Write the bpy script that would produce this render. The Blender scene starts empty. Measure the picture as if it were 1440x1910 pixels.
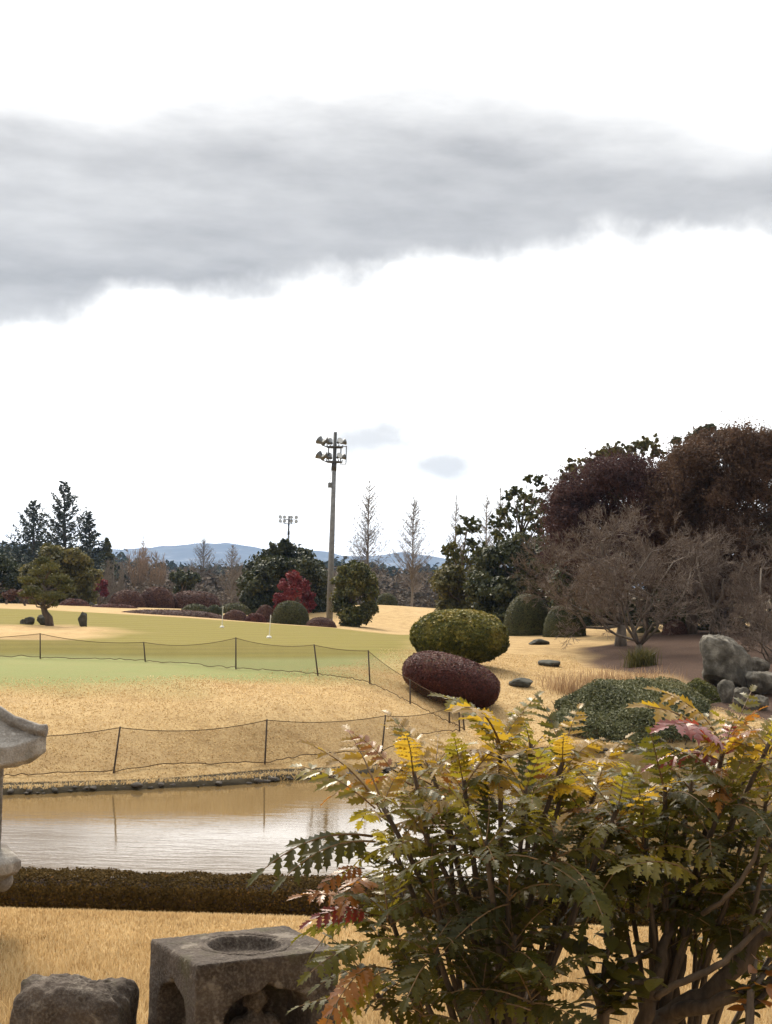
import bpy, bmesh, math, random
import numpy as np
from mathutils import Vector, Matrix, Euler

SC = bpy.context.scene
COL = SC.collection
R = math.radians
RNG = np.random.default_rng(11)
random.seed(5)

# ------------------------------------------------------------------ camera
F = 2870.0                      # focal length in photograph pixels (photo is 1440 x 1910)
EYE = np.array([0.0, 0.0, 1.5])
PITCH, ROLL = math.atan(130 / F), R(1.35)
fw = np.array([0, math.cos(PITCH), math.sin(PITCH)])
r0 = np.array([1.0, 0, 0]); u0 = np.array([0, -math.sin(PITCH), math.cos(PITCH)])
rt = r0 * math.cos(ROLL) + u0 * math.sin(ROLL)
up = u0 * math.cos(ROLL) - r0 * math.sin(ROLL)
cd = bpy.data.cameras.new('camera'); cam = bpy.data.objects.new('camera', cd); COL.objects.link(cam)
cam.matrix_world = Matrix(((rt[0], up[0], -fw[0], EYE[0]), (rt[1], up[1], -fw[1], EYE[1]),
                           (rt[2], up[2], -fw[2], EYE[2]), (0, 0, 0, 1)))
cd.sensor_fit = 'VERTICAL'; cd.angle_y = 2 * math.atan(955 / F)
cd.clip_start = 0.05; cd.clip_end = 20000
SC.camera = cam

# ------------------------------------------------------------------ sky, sun, exposure
SUN_AZ, SUN_EL = R(-20), R(44)
sdir = Vector((math.cos(SUN_EL) * math.sin(SUN_AZ), math.cos(SUN_EL) * math.cos(SUN_AZ), math.sin(SUN_EL)))
LOW, SUNWARD, GREY = 0.66, 2.5, 0.305     # cloud radiance away from the sun, extra towards it, dark cloud
def unit_dir(px, py):
    d = fw + rt * ((px - 720) / F) + up * (-(py - 955) / F); return tuple(d / np.linalg.norm(d))
w = bpy.data.worlds.new('World'); SC.world = w; w.use_nodes = True
nt = w.node_tree; nt.nodes.clear()
def wn(t, **k):
    n = nt.nodes.new(t)
    for a, b in k.items(): setattr(n, a, b)
    return n
def wmath(op, a, b=None, c=None, clamp=False):
    n = wn('ShaderNodeMath', operation=op, use_clamp=clamp)
    for i, v in enumerate((a, b, c)):
        if v is None: continue
        if isinstance(v, (int, float)): n.inputs[i].default_value = v
        else: nt.links.new(v, n.inputs[i])
    return n.outputs[0]
def wramp(val, a, b):           # smooth 0..1 between a and b
    n = wn('ShaderNodeMapRange', interpolation_type='SMOOTHSTEP')
    nt.links.new(val, n.inputs[0]); n.inputs[1].default_value = a; n.inputs[2].default_value = b
    return n.outputs[0]
def wnoise(vec, scale, detail, rough=.55):
    n = wn('ShaderNodeTexNoise'); n.inputs['Scale'].default_value = scale
    n.inputs['Detail'].default_value = detail; n.inputs['Roughness'].default_value = rough
    nt.links.new(vec, n.inputs['Vector']); return n.outputs['Fac']
tc = wn('ShaderNodeTexCoord'); sep = wn('ShaderNodeSeparateXYZ'); nt.links.new(tc.outputs['Generated'], sep.inputs[0])
zz = wmath('MAXIMUM', sep.outputs[2], 0.02)
cx = wmath('DIVIDE', sep.outputs[0], zz); cy = wmath('DIVIDE', sep.outputs[1], zz)   # point on the cloud deck
cmb = wn('ShaderNodeCombineXYZ'); nt.links.new(cx, cmb.inputs[0]); nt.links.new(cy, cmb.inputs[1])
n1 = wnoise(cmb.outputs[0], 0.55, 4.0, .5); n2 = wnoise(tc.outputs['Generated'], 16.0, 6.0, .55)
mpn = wn('ShaderNodeMapping'); nt.links.new(tc.outputs['Generated'], mpn.inputs[0]); mpn.inputs['Scale'].default_value = (7, 7, 24)
n3 = wnoise(mpn.outputs[0], 1.0, 6.0, .58)                    # flattened billows
c1, c2, c3 = wmath('SUBTRACT', n1, .5), wmath('SUBTRACT', n2, .5), wmath('SUBTRACT', n3, .5)
near = wramp(wmath('ADD', wmath('SUBTRACT', cy, wmath('MULTIPLY', cx, .14)), wmath('ADD', wmath('MULTIPLY', c1, .9), wmath('MULTIPLY', c3, .35))), 1.95, 3.75)
farl = wmath('ADD', wmath('ADD', cy, wmath('MULTIPLY', cx, .776)), wmath('ADD', wmath('MULTIPLY', c1, 1.3), wmath('ADD', wmath('MULTIPLY', c2, 1.5), wmath('MULTIPLY', c3, .6))))
far = wmath('SUBTRACT', 1.0, wramp(farl, 4.6, 5.75))
band = wmath('MULTIPLY', near, far)
puffs = None
for ppx, ppy, prx, pry, amt in [(690, 818, 135, 56, .78), (822, 868, 110, 40, .78), (1043, 604, 85, 34, .76), (1000, 656, 22, 9, .62), (860, 712, 60, 8, .60), (985, 722, 50, 6, .58), (10, 808, 45, 10, .62), (560, 945, 55, 10, .6)]:
    pd = unit_dir(ppx, ppy); vv = wn('ShaderNodeVectorMath', operation='SUBTRACT'); nt.links.new(tc.outputs['Generated'], vv.inputs[0]); vv.inputs[1].default_value = pd
    v2 = wn('ShaderNodeVectorMath', operation='MULTIPLY'); nt.links.new(vv.outputs[0], v2.inputs[0]); v2.inputs[1].default_value = (2870 / prx, 2870 / prx, 2870 / pry)
    ln = wn('ShaderNodeVectorMath', operation='LENGTH'); nt.links.new(v2.outputs[0], ln.inputs[0])
    pf = wmath('MULTIPLY', wmath('SUBTRACT', 1.0, wramp(wmath('ADD', ln.outputs['Value'], wmath('ADD', wmath('MULTIPLY', c2, 2.2), wmath('MULTIPLY', c3, 1.4))), .1, 1.25)), amt)
    puffs = pf if puffs is None else wmath('MAXIMUM', puffs, pf)
deck = wmath('MULTIPLY', wramp(n1, .35, .8), .12)
dark = wmath('MAXIMUM', wmath('MULTIPLY', band, wmath('ADD', .92, wmath('ADD', wmath('MULTIPLY', c3, .30), wmath('MULTIPLY', c1, .3)))), wmath('MAXIMUM', puffs, deck), clamp=True)
mixc = wn('ShaderNodeMix', data_type='RGBA'); nt.links.new(dark, mixc.inputs[0])
vd = wn('ShaderNodeVectorMath', operation='DOT_PRODUCT'); nt.links.new(tc.outputs['Generated'], vd.inputs[0]); vd.inputs[1].default_value = sdir
glow = wmath('ADD', LOW, wmath('MULTIPLY', SUNWARD, wmath('POWER', wmath('MAXIMUM', vd.outputs['Value'], 0.0), 2.0)))   # thin cloud scatters the sun forward
vsc = wn('ShaderNodeVectorMath', operation='SCALE'); vsc.inputs[0].default_value = (1, .985, .945); nt.links.new(glow, vsc.inputs['Scale'])
nt.links.new(vsc.outputs[0], mixc.inputs[6])
mixc.inputs[7].default_value = (GREY * 1.02, GREY, GREY * .985, 1)
sky = wn('ShaderNodeTexSky', sky_type='NISHITA', sun_disc=False); sky.sun_elevation = SUN_EL; sky.sun_rotation = SUN_AZ
bgs = wn('ShaderNodeBackground'); nt.links.new(sky.outputs[0], bgs.inputs[0]); bgs.inputs[1].default_value = .08
bgc = wn('ShaderNodeBackground'); nt.links.new(mixc.outputs[2], bgc.inputs[0]); bgc.inputs[1].default_value = 1.0
mxs = wn('ShaderNodeMixShader'); mxs.inputs[0].default_value = .92
nt.links.new(bgs.outputs[0], mxs.inputs[1]); nt.links.new(bgc.outputs[0], mxs.inputs[2])
out = wn('ShaderNodeOutputWorld'); nt.links.new(mxs.outputs[0], out.inputs[0])

sl = bpy.data.lights.new('sun', 'SUN'); sl.energy = 3.0; sl.angle = R(10); sl.color = (1, .88, .70)
sun = bpy.data.objects.new('sun', sl); COL.objects.link(sun)
sun.rotation_euler = sdir.to_track_quat('Z', 'Y').to_euler()
vs = SC.view_settings; vs.view_transform = 'Standard'; vs.look = 'None'; vs.exposure = 0.36; vs.gamma = 1.0
vs.use_curve_mapping = False
SC.render.engine = 'CYCLES'
SC.cycles.use_denoising = True
SC.cycles.max_bounces = 7; SC.cycles.diffuse_bounces = 3; SC.cycles.glossy_bounces = 3
SC.cycles.transparent_max_bounces = 12; SC.cycles.transmission_bounces = 3; SC.cycles.volume_bounces = 0
SC.cycles.sample_clamp_indirect = 6

# ------------------------------------------------------------------ helpers
def ray(px, py):
    d = fw + rt * ((px - 720) / F) + up * (-(py - 955) / F)
    return d / d[1]
def W(px, py, d):               # world point seen at photo pixel (px, py), d metres ahead
    return EYE + ray(px, py) * d
def unit(v):
    v = np.asarray(v, float); return v / (np.linalg.norm(v, axis=-1, keepdims=True) + 1e-9)

def tag(o, label=None, cat=None, group=None, kind=None):
    if label: o['label'] = label
    if cat: o['category'] = cat
    if group: o['group'] = group
    if kind: o['kind'] = kind
    return o
def empty(name, loc, label, cat, group=None):
    o = bpy.data.objects.new(name, None); COL.objects.link(o); o.location = loc
    o.empty_display_size = .1
    return tag(o, label, cat, group)
class MB:
    """collects vertices, faces and a per-vertex tint number; build() makes one mesh object"""
    def __init__(s): s.v = []; s.f = {3: [], 4: []}; s.r = []; s.n = 0; s.m = {3: [], 4: []}
    def add(s, V, Fc, rnd=.5, mi=0):
        V = np.asarray(V, float).reshape(-1, 3); Fc = np.asarray(Fc, int)
        s.v.append(V); k = Fc.shape[1]; s.f[k].append(Fc + s.n); s.m[k].append(np.full(len(Fc), mi))
        s.r.append(np.broadcast_to(np.asarray(rnd, float), (len(V),)).copy() if np.ndim(rnd) == 0 else np.asarray(rnd, float))
        s.n += len(V); return s
    def mesh(s, name, mats, smooth=False, origin=None):
        V = np.concatenate(s.v)
        if origin is not None: V = V - np.asarray(origin)
        me = bpy.data.meshes.new(name)
        f3 = np.concatenate(s.f[3]) if s.f[3] else np.zeros((0, 3), int)
        f4 = np.concatenate(s.f[4]) if s.f[4] else np.zeros((0, 4), int)
        mi = np.concatenate(s.m[3] + s.m[4])
        me.vertices.add(len(V)); me.vertices.foreach_set('co', V.astype(np.float32).ravel())
        loops = np.concatenate([f3.ravel(), f4.ravel()]).astype(np.int32)
        me.loops.add(len(loops)); me.loops.foreach_set('vertex_index', loops)
        st = np.concatenate([np.arange(len(f3)) * 3, len(f3) * 3 + np.arange(len(f4)) * 4]).astype(np.int32)
        me.polygons.add(len(st)); me.polygons.foreach_set('loop_start', st)
        me.update(calc_edges=True)
        me.polygons.foreach_set('material_index', mi.astype(np.int32))
        me.polygons.foreach_set('use_smooth', np.full(len(st), smooth))
        a = me.attributes.new('rnd', 'FLOAT', 'POINT'); a.data.foreach_set('value', np.concatenate(s.r).astype(np.float32))
        for m in (mats if isinstance(mats, (list, tuple)) else [mats]): me.materials.append(m)
        return me
    def build(s, name, mats, parent=None, smooth=False, origin=None):
        if parent is not None and origin is None: origin = np.array(parent.location)
        o = bpy.data.objects.new(name, s.mesh(name, mats, smooth, origin)); COL.objects.link(o)
        if parent is not None: o.parent = parent
        elif origin is not None: o.location = origin
        return o

def tubes(mb, P0, P1, R0, R1, sides=4, rnd=.5):
    """separate tapered tubes, vectorised"""
    P0 = np.asarray(P0, float).reshape(-1, 3); P1 = np.asarray(P1, float).reshape(-1, 3)
    R0 = np.broadcast_to(np.asarray(R0, float), (len(P0),)); R1 = np.broadcast_to(np.asarray(R1, float), (len(P0),))
    d = unit(P1 - P0); a = np.where(np.abs(d[:, 2:3]) < .9, np.array([[0, 0, 1.]]), np.array([[1., 0, 0]]))
    x = unit(np.cross(d, a)); y = np.cross(d, x)
    V = []
    for k in range(sides):
        t = 2 * math.pi * k / sides; o = x * math.cos(t) + y * math.sin(t)
        V.append(P0 + o * R0[:, None]); V.append(P1 + o * R1[:, None])
    V = np.stack(V, 1)                                      # n, 2*sides, 3
    b = np.arange(len(P0))[:, None] * (2 * sides); Fs = []
    for k in range(sides):
        j = (k + 1) % sides
        Fs.append(np.concatenate([b + 2 * k, b + 2 * j, b + 2 * j + 1, b + 2 * k + 1], 1))
    rr = np.repeat(np.broadcast_to(np.asarray(rnd, float), (len(P0),)), 2 * sides)
    mb.add(V.reshape(-1, 3), np.concatenate(Fs), rr)
def pipe(mb, pts, rads, sides=8, rnd=.5, cap=True):
    """one continuous tube through pts"""
    pts = np.asarray(pts, float); n = len(pts); rads = np.broadcast_to(np.asarray(rads, float), (n,))
    tan = unit(np.gradient(pts, axis=0)); x = None; rings = []
    for i in range(n):
        if x is None:
            a = np.array([0, 0, 1.]) if abs(tan[i][2]) < .9 else np.array([1., 0, 0]); x = unit(np.cross(tan[i], a))
        else: x = unit(x - tan[i] * np.dot(x, tan[i]))
        y = np.cross(tan[i], x)
        for k in range(sides):
            t = 2 * math.pi * k / sides; rings.append(pts[i] + (x * math.cos(t) + y * math.sin(t)) * rads[i])
    Fs = [[i * sides + k, i * sides + (k + 1) % sides, (i + 1) * sides + (k + 1) % sides, (i + 1) * sides + k] for i in range(n - 1) for k in range(sides)]
    b = mb.n
    mb.add(rings, Fs, rnd)
    if cap:
        c = [pts[0], pts[-1]]; mb.add(c, np.zeros((0, 3), int), rnd)
        T = [[n * sides, (k + 1) % sides, k] for k in range(sides)] + [[n * sides + 1, (n - 1) * sides + k, (n - 1) * sides + (k + 1) % sides] for k in range(sides)]
        mb.f[3].append(np.array(T) + b); mb.m[3].append(np.zeros(len(T)))
def box(mb, c, h, rotz=0.0, rnd=.5):
    c = np.asarray(c, float); h = np.asarray(h, float)
    V = np.array([[sx, sy, sz] for sx in (-1, 1) for sy in (-1, 1) for sz in (-1, 1)], float) * h
    cs, sn = math.cos(rotz), math.sin(rotz); V = np.stack([V[:, 0] * cs - V[:, 1] * sn, V[:, 0] * sn + V[:, 1] * cs, V[:, 2]], 1) + c
    mb.add(V, [[0, 1, 3, 2], [4, 6, 7, 5], [0, 4, 5, 1], [2, 3, 7, 6], [0, 2, 6, 4], [1, 5, 7, 3]], rnd)
def leaves(mb, P, N, size, rng, aspect=1.8, jitter=.9, rnd=None, drop=0.0):
    """one rhombic leaf blade per point"""
    P = np.asarray(P, float); n = len(P)
    if n == 0: return
    N = unit(unit(N) + rng.normal(0, jitter, (n, 3)) * .6)
    t = rng.normal(0, 1, (n, 3)); t[:, 2] -= drop; t = unit(t - N * (t * N).sum(1, keepdims=True)); b = np.cross(N, t)
    s = size * rng.uniform(.65, 1.35, n)[:, None]
    V = np.stack([P - t * s * .5, P + b * s * .5 / aspect + N * s * .08, P + t * s * .5, P - b * s * .5 / aspect + N * s * .08], 1)
    b4 = np.arange(n)[:, None] * 4
    rr = rng.uniform(0, 1, n) if rnd is None else np.clip(rnd + rng.normal(0, .15, n), 0, 1)
    mb.add(V.reshape(-1, 3), np.concatenate([b4, b4 + 1, b4 + 2, b4 + 3], 1), np.repeat(rr, 4))
def ball(n, rng): return unit(rng.normal(0, 1, (n, 3)))
def vnoise(P, scale, seed=0):
    """cheap smooth value noise, -1..1"""
    P = np.asarray(P, float) * scale + seed * 17.31
    i = np.floor(P).astype(np.int64); f = P - i; f = f * f * (3 - 2 * f); o = 0
    for dx in (0, 1):
        for dy in (0, 1):
            for dz in (0, 1):
                h = (i[:, 0] + dx) * 374761393 + (i[:, 1] + dy) * 668265263 + (i[:, 2] + dz) * 2147483647 + seed * 1013
                h = (h ^ (h >> 13)) * 1274126177; h = (h ^ (h >> 16)) & 0xffff
                o = o + (h / 32767.5 - 1) * np.where(dx, f[:, 0], 1 - f[:, 0]) * np.where(dy, f[:, 1], 1 - f[:, 1]) * np.where(dz, f[:, 2], 1 - f[:, 2])
    return o
def fbm(P, scale, seed=0, oct=3):
    return sum(vnoise(P, scale * 2 ** k, seed + k) / 2 ** k for k in range(oct)) / 1.75
def sphere_mesh(seg=24, rings=14):
    V = [[0, 0, 1.]]
    for i in range(1, rings):
        a = math.pi * i / rings
        V += [[math.sin(a) * math.cos(2 * math.pi * k / seg), math.sin(a) * math.sin(2 * math.pi * k / seg), math.cos(a)] for k in range(seg)]
    V.append([0, 0, -1.]); T = []; Q = []
    for k in range(seg): T.append([0, 1 + k, 1 + (k + 1) % seg])
    for i in range(rings - 2):
        for k in range(seg):
            a = 1 + i * seg; Q.append([a + k, a + seg + k, a + seg + (k + 1) % seg, a + (k + 1) % seg])
    a = 1 + (rings - 2) * seg
    for k in range(seg): T.append([len(V) - 1, a + (k + 1) % seg, a + k])
    return np.array(V), np.array(T), np.array(Q)

# ------------------------------------------------------------------ materials
def new_mat(name):
    m = bpy.data.materials.new(name); m.use_nodes = True; t = m.node_tree; t.nodes.clear()
    o = t.nodes.new('ShaderNodeOutputMaterial'); return m, t, o
def bsdf(t, rough=.8, spec=.3):
    b = t.nodes.new('ShaderNodeBsdfPrincipled'); b.inputs['Roughness'].default_value = rough
    b.inputs['Specular IOR Level'].default_value = spec; return b
def ramp(t, fac, stops):
    r = t.nodes.new('ShaderNodeValToRGB'); e = r.color_ramp.elements
    while len(e) < len(stops): e.new(.5)
    for k, (p, c) in enumerate(stops): e[k].position = p; e[k].color = (*c, 1)
    t.links.new(fac, r.inputs[0]); return r.outputs[0]
def noise(t, scale, detail=4, rough=.6, coord='Object', stretch=None):
    n = t.nodes.new('ShaderNodeTexNoise'); n.inputs['Scale'].default_value = scale; n.inputs['Detail'].default_value = detail
    n.inputs['Roughness'].default_value = rough
    if coord == 'World': g = t.nodes.new('ShaderNodeNewGeometry'); src = g.outputs['Position']
    else: g = t.nodes.new('ShaderNodeTexCoord'); src = g.outputs[coord]
    if stretch:
        mp = t.nodes.new('ShaderNodeMapping'); mp.inputs['Scale'].default_value = stretch; t.links.new(src, mp.inputs[0]); src = mp.outputs[0]
    t.links.new(src, n.inputs['Vector']); return n.outputs['Fac']
def mix(t, fac, a, b, blend='MIX'):
    m = t.nodes.new('ShaderNodeMix'); m.data_type = 'RGBA'; m.blend_type = blend
    for i, v in ((0, fac), (6, a), (7, b)):
        if isinstance(v, (int, float)): m.inputs[i].default_value = v
        elif isinstance(v, tuple): m.inputs[i].default_value = (*v, 1)
        else: t.links.new(v, m.inputs[i])
    return m.outputs[2]
def mth(t, op, a, b=0.0, clamp=False):
    n = t.nodes.new('ShaderNodeMath'); n.operation = op; n.use_clamp = clamp
    for i, v in enumerate((a, b)):
        if isinstance(v, (int, float)): n.inputs[i].default_value = v
        else: t.links.new(v, n.inputs[i])
    return n.outputs[0]
def bump(t, h, strength, dist=.02):
    b = t.nodes.new('ShaderNodeBump'); b.inputs['Strength'].default_value = strength; b.inputs['Distance'].default_value = dist
    t.links.new(h, b.inputs['Height']); return b.outputs[0]
def attr(t, name):
    a = t.nodes.new('ShaderNodeAttribute'); a.attribute_name = name; return a.outputs['Fac']
def foliage(name, stops, transl=.25, rough=.6, spec=.25, patch=None, tcol=None):
    """leaves: colour by each leaf's own random number; thin leaves let some light through"""
    m, t, o = new_mat(name)
    c = ramp(t, attr(t, 'rnd'), stops)
    if patch:
        sc, amt, pc = patch; nn = noise(t, sc, 3, .5)
        c = mix(t, mth(t, 'MULTIPLY', ramp(t, nn, [(.42, (0, 0, 0)), (.62, (1, 1, 1))]), amt), c, pc)
    b = bsdf(t, rough, spec); t.links.new(c, b.inputs['Base Color'])
    if transl:
        tr = t.nodes.new('ShaderNodeBsdfTranslucent'); ms = t.nodes.new('ShaderNodeMixShader'); ms.inputs[0].default_value = transl
        t.links.new(mix(t, .6, c, tcol) if tcol else c, tr.inputs[0]); t.links.new(b.outputs[0], ms.inputs[1]); t.links.new(tr.outputs[0], ms.inputs[2]); t.links.new(ms.outputs[0], o.inputs[0])
    else: t.links.new(b.outputs[0], o.inputs[0])
    return m
def plain(name, c1, c2, scale=8, rough=.85, spec=.25, bstr=.3, bdist=.02, detail=6, coord='Object', stretch=None, c3=None, metal=0.0):
    m, t, o = new_mat(name); n = noise(t, scale, detail, .62, coord, stretch)
    st = [(.32, c1), (.66, c2)] if c3 is None else [(.28, c1), (.5, c2), (.7, c3)]
    b = bsdf(t, rough, spec); t.links.new(ramp(t, n, st), b.inputs['Base Color']); b.inputs['Metallic'].default_value = metal
    if bstr: t.links.new(bump(t, n, bstr, bdist), b.inputs['Normal'])
    t.links.new(b.outputs[0], o.inputs[0]); return m

M = {}
M['bark'] = plain('bark', (.055, .042, .032), (.13, .10, .08), 9, stretch=(1, 1, .25), bstr=.6)
M['bark_grey'] = plain('bark_grey', (.13, .11, .09), (.28, .24, .20), 7, stretch=(1, 1, .3), bstr=.6)
M['bark_mid'] = plain('bark_mid', (.07, .055, .043), (.17, .138, .11), 7, stretch=(1, 1, .3), bstr=.6)
M['bark_pale'] = plain('bark_pale', (.34, .30, .25), (.5, .46, .4), 5, bstr=.3)
M['twig_brown'] = foliage('twig_brown', [(0, (.062, .044, .034)), (.6, (.120, .088, .068)), (1, (.22, .172, .136))], 0, .8)
M['twig_tan'] = foliage('twig_tan', [(0, (.20, .13, .085)), (1, (.38, .27, .18))], 0, .8)
M['twig_grey'] = foliage('twig_grey', [(0, (.10, .085, .07)), (1, (.24, .20, .165))], 0, .8)
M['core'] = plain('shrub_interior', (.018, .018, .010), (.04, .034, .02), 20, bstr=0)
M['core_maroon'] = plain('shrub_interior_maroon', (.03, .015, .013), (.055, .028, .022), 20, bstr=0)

# ------------------------------------------------------------------ terrain heights
# (photo column, photo row, metres ahead): points the ground passes through
CP = []
def cp(px, py, d): CP.append(W(px, py, d))
def cz(x, y, z): CP.append(np.array([x, y, z], float))
for u in (-1.5, -.7, -.3, -.1, .1, .3, .7, 1.5):
    for y in (-6, 0, 3, 5): cz(u * (y + 8), y, 0)
for u in (-.7, -.32, -.16, 0, .16, .32, .7):
    cz(u * 6.9, 6.5, .005 - .03 * u); cz(u * 7.3, 7.1, -.04); cz(u * 8, 7.9, -.5); cz(u * 9.5, 9.5, -.85); cz(u * 11, 11, -1.5)
    for y in (13, 16, 19): cz(u * y, y, -2.2)
for t in [(-250, 1450, 21.6), (10, 1449, 22.4), (212, 1441, 23), (495, 1425, 24.6), (718, 1408, 26),
          (-250, 1345, 24), (0, 1343, 24.5), (250, 1340, 25), (500, 1330, 26), (700, 1330, 27.3),
          (-250, 1263, 27.5), (0, 1263, 28), (250, 1262, 28.5), (450, 1275, 28.8), (600, 1290, 28.7), (700, 1305, 28.5),
          (-250, 1226, 34), (75, 1230, 34), (268, 1236, 33.7), (440, 1248, 32), (590, 1260, 30.6), (688, 1275, 30), (765, 1313, 29.2), (835, 1350, 28.6), (865, 1362, 28.4),
          (-250, 1196, 40), (75, 1200, 40), (503, 1190, 50), (300, 1196, 44), (415, 1170, 60), (700, 1200, 47),
          (-250, 1132, 75), (0, 1135, 75), (300, 1150, 72), (620, 1171, 70), (790, 1186, 66), (100, 1165, 56), (120, 1192, 45),
          (150, 1129, 110), (280, 1131, 110), (420, 1136, 105), (0, 1126, 110), (-250, 1123, 110), (450, 1150, 85), (580, 1168, 84),
          (720, 1129, 95), (650, 1167, 80), (800, 1136, 95), (760, 1178, 80), (690, 1148, 88),
          (880, 1237, 37), (1005, 1203, 46), (1027, 1243, 38.5), (970, 1280, 33.5), (1000, 1191, 50), (1100, 1189, 50),
          (1160, 1203, 45), (1190, 1220, 42), (1250, 1252, 37), (1330, 1195, 44), (1440, 1202, 43), (1700, 1205, 43), (1360, 1285, 35), (1440, 1290, 35),
          (1060, 1335, 31.5), (1200, 1275, 36), (1200, 1390, 29.3), (1350, 1340, 32), (830, 1312, 31), (900, 1366, 29.2), (1000, 1345, 30.3), (1700, 1390, 31.5), (1700, 1300, 35)]: cp(*t)
for u in (-.7, .7):
    for y, z in ((24, -1.2), (30, -.5), (45, -.4), (75, -.3)): cz(u * y, y, z)
for u in (.12, .25, .45): cz(u * 60, 60, -.05); cz(u * 78, 78, -.3)
for u in (-.8, -.3, 0, .1, .3, .8):
    for y, z in ((140, -1.8), (220, -2.5), (500, -3), (2000, -4), (7000, -5)): cz(u * y, y, z)
CP = np.array(CP)
def warp(x, y): return np.stack([1.6 * np.asarray(x) / (np.asarray(y) + 9.0), np.log(np.asarray(y, float) + 9.0)], -1)
def tps_k(r2): return np.where(r2 > 1e-12, .5 * r2 * np.log(np.maximum(r2, 1e-12)), 0.0)
CQ = warp(CP[:, 0], CP[:, 1]); nC = len(CP)
A = np.zeros((nC + 3, nC + 3)); dd = CQ[:, None] - CQ[None]; A[:nC, :nC] = tps_k((dd ** 2).sum(-1)) + np.eye(nC) * 2e-5
A[:nC, nC] = 1; A[:nC, nC + 1:] = CQ; A[nC:, :nC] = A[:nC, nC:].T
TW = np.linalg.solve(A, np.concatenate([CP[:, 2], np.zeros(3)]))
ZW = -1.6                        # pond level
def zplane(px, py, z):           # photo pixel on the level plane z
    r = ray(px, py); return EYE + r * ((z - EYE[2]) / r[2])
SHORE = [zplane(px, py, ZW)[:2] for px, py in [(0, 1483), (80, 1481), (150, 1476), (230, 1474), (300, 1470), (380, 1467), (450, 1463), (520, 1458), (580, 1454), (650, 1448),
         (740, 1440), (840, 1426), (950, 1413), (1100, 1406), (1200, 1401), (1290, 1399), (1440, 1391)]]
POND = np.array([(-32, 11.4), (-12, 11.0), (-4, 11.4), (0, 11.1), (5, 11.5), (14, 11.0), (36, 11.6), (36, 31.5), (14, 31.5)] + SHORE[::-1] + [(-10, 20.6), (-32, 19)])
def poly_sd(x, y, poly):         # signed distance, negative inside
    p = np.stack([x, y], -1); d = np.full(x.shape, 1e9); ins = np.zeros(x.shape, bool)
    for a, b in zip(poly, np.roll(poly, -1, 0)):
        e = b - a; q = p - a; t = np.clip((q @ e) / (e @ e), 0, 1); d = np.minimum(d, np.hypot(*(np.moveaxis(q - t[..., None] * e, -1, 0))))
        c = ((a[1] <= p[..., 1]) != (b[1] <= p[..., 1])) & (p[..., 0] < (b[0] - a[0]) * (p[..., 1] - a[1]) / (b[1] - a[1] + 1e-12) + a[0]); ins ^= c
    return np.where(ins, -d, d)
def gz(x, y):
    x = np.atleast_1d(np.asarray(x, float)); y = np.atleast_1d(np.asarray(y, float)); q = warp(x, y); z = np.empty(len(x))
    fi = np.nonzero(y > 9.2)[0]; z[:] = 0                    # nearer than that the lawn follows its own profile
    for i in range(0, len(fi), 20000):
        k = q[fi[i:i + 20000]]; z[fi[i:i + 20000]] = tps_k(((k[:, None] - CQ[None]) ** 2).sum(-1)) @ TW[:nC] + TW[nC] + k @ TW[nC + 1:]
    zn = np.interp(y, [-20, 5, 6.3, 6.9, 7.3, 7.9, 9.5, 11], [0, 0, .005, -.012, -.10, -.5, -.85, -1.45]) - .006 * np.clip(x, -4, 4); k = np.clip((y - 9.3) / 1.6, 0, 1); z = zn * (1 - k) + z * k
    z = np.where(y > 120, np.clip(z, -5, 1), np.clip(z, -2.6, 2))
    P = np.stack([x, y, 0 * x], 1); z = z + vnoise(P, .8, 3) * .012 * np.clip((y - 5) / 10, 0, 1) + vnoise(P, .23, 9) * .03 * np.clip((y - 20) / 20, 0, 1)
    m = (y > 8) & (y < 36) & (np.abs(x) < 40)
    if m.any():
        sd = poly_sd(x[m], y[m], POND) + vnoise(P[m], 1.1, 5) * .10 + vnoise(P[m], 3.5, 6) * .04
        zi = np.minimum(z[m], ZW - .06 - .5 * np.clip(-sd / 1.2, 0, 1))
        zo = np.maximum(z[m], ZW + .09 * np.clip(sd / .10, 0, 1) - .02)
        z[m] = np.where(sd < 0, zi, zo)
    return z
def gz1(x, y): return float(gz([x], [y])[0])
def G(px, py, d):                # ground point under photo column px, d metres ahead
    p = W(px, py, d); return np.array([p[0], d, gz1(p[0], d)])

# ------------------------------------------------------------------ ground sheet
def hitg(px, py, lo=4.0, hi=160.0):   # where the sight line first meets the ground
    ds = np.geomspace(lo, hi, 900); r = ray(px, py); P = EYE + ds[:, None] * r; z = gz(P[:, 0], P[:, 1])
    k = np.argmax(P[:, 2] < z); return P[k, :2]
us = np.concatenate([np.linspace(-2.6, -.36, 46)[:-1], np.linspace(-.36, .36, 231), np.linspace(.36, 2.6, 46)[1:]])
ys = np.concatenate([np.linspace(-7, 4, 24)[:-1], np.geomspace(4, 19, 150)[:-1], np.geomspace(19, 34, 210)[:-1], np.geomspace(34, 110, 170)[:-1], np.geomspace(110, 6900, 60)])
YY, UU = np.meshgrid(ys, us, indexing='ij'); XX = UU * (YY + 9.0)
gx, gy = XX.ravel(), YY.ravel(); gzv = gz(gx, gy)
nr, nc_ = YY.shape; idx = np.arange(nr * nc_).reshape(nr, nc_)
gf = np.stack([idx[:-1, :-1], idx[:-1, 1:], idx[1:, 1:], idx[1:, :-1]], -1).reshape(-1, 4)
mb = MB(); mb.add(np.stack([gx, gy, gzv], 1), gf)
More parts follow.
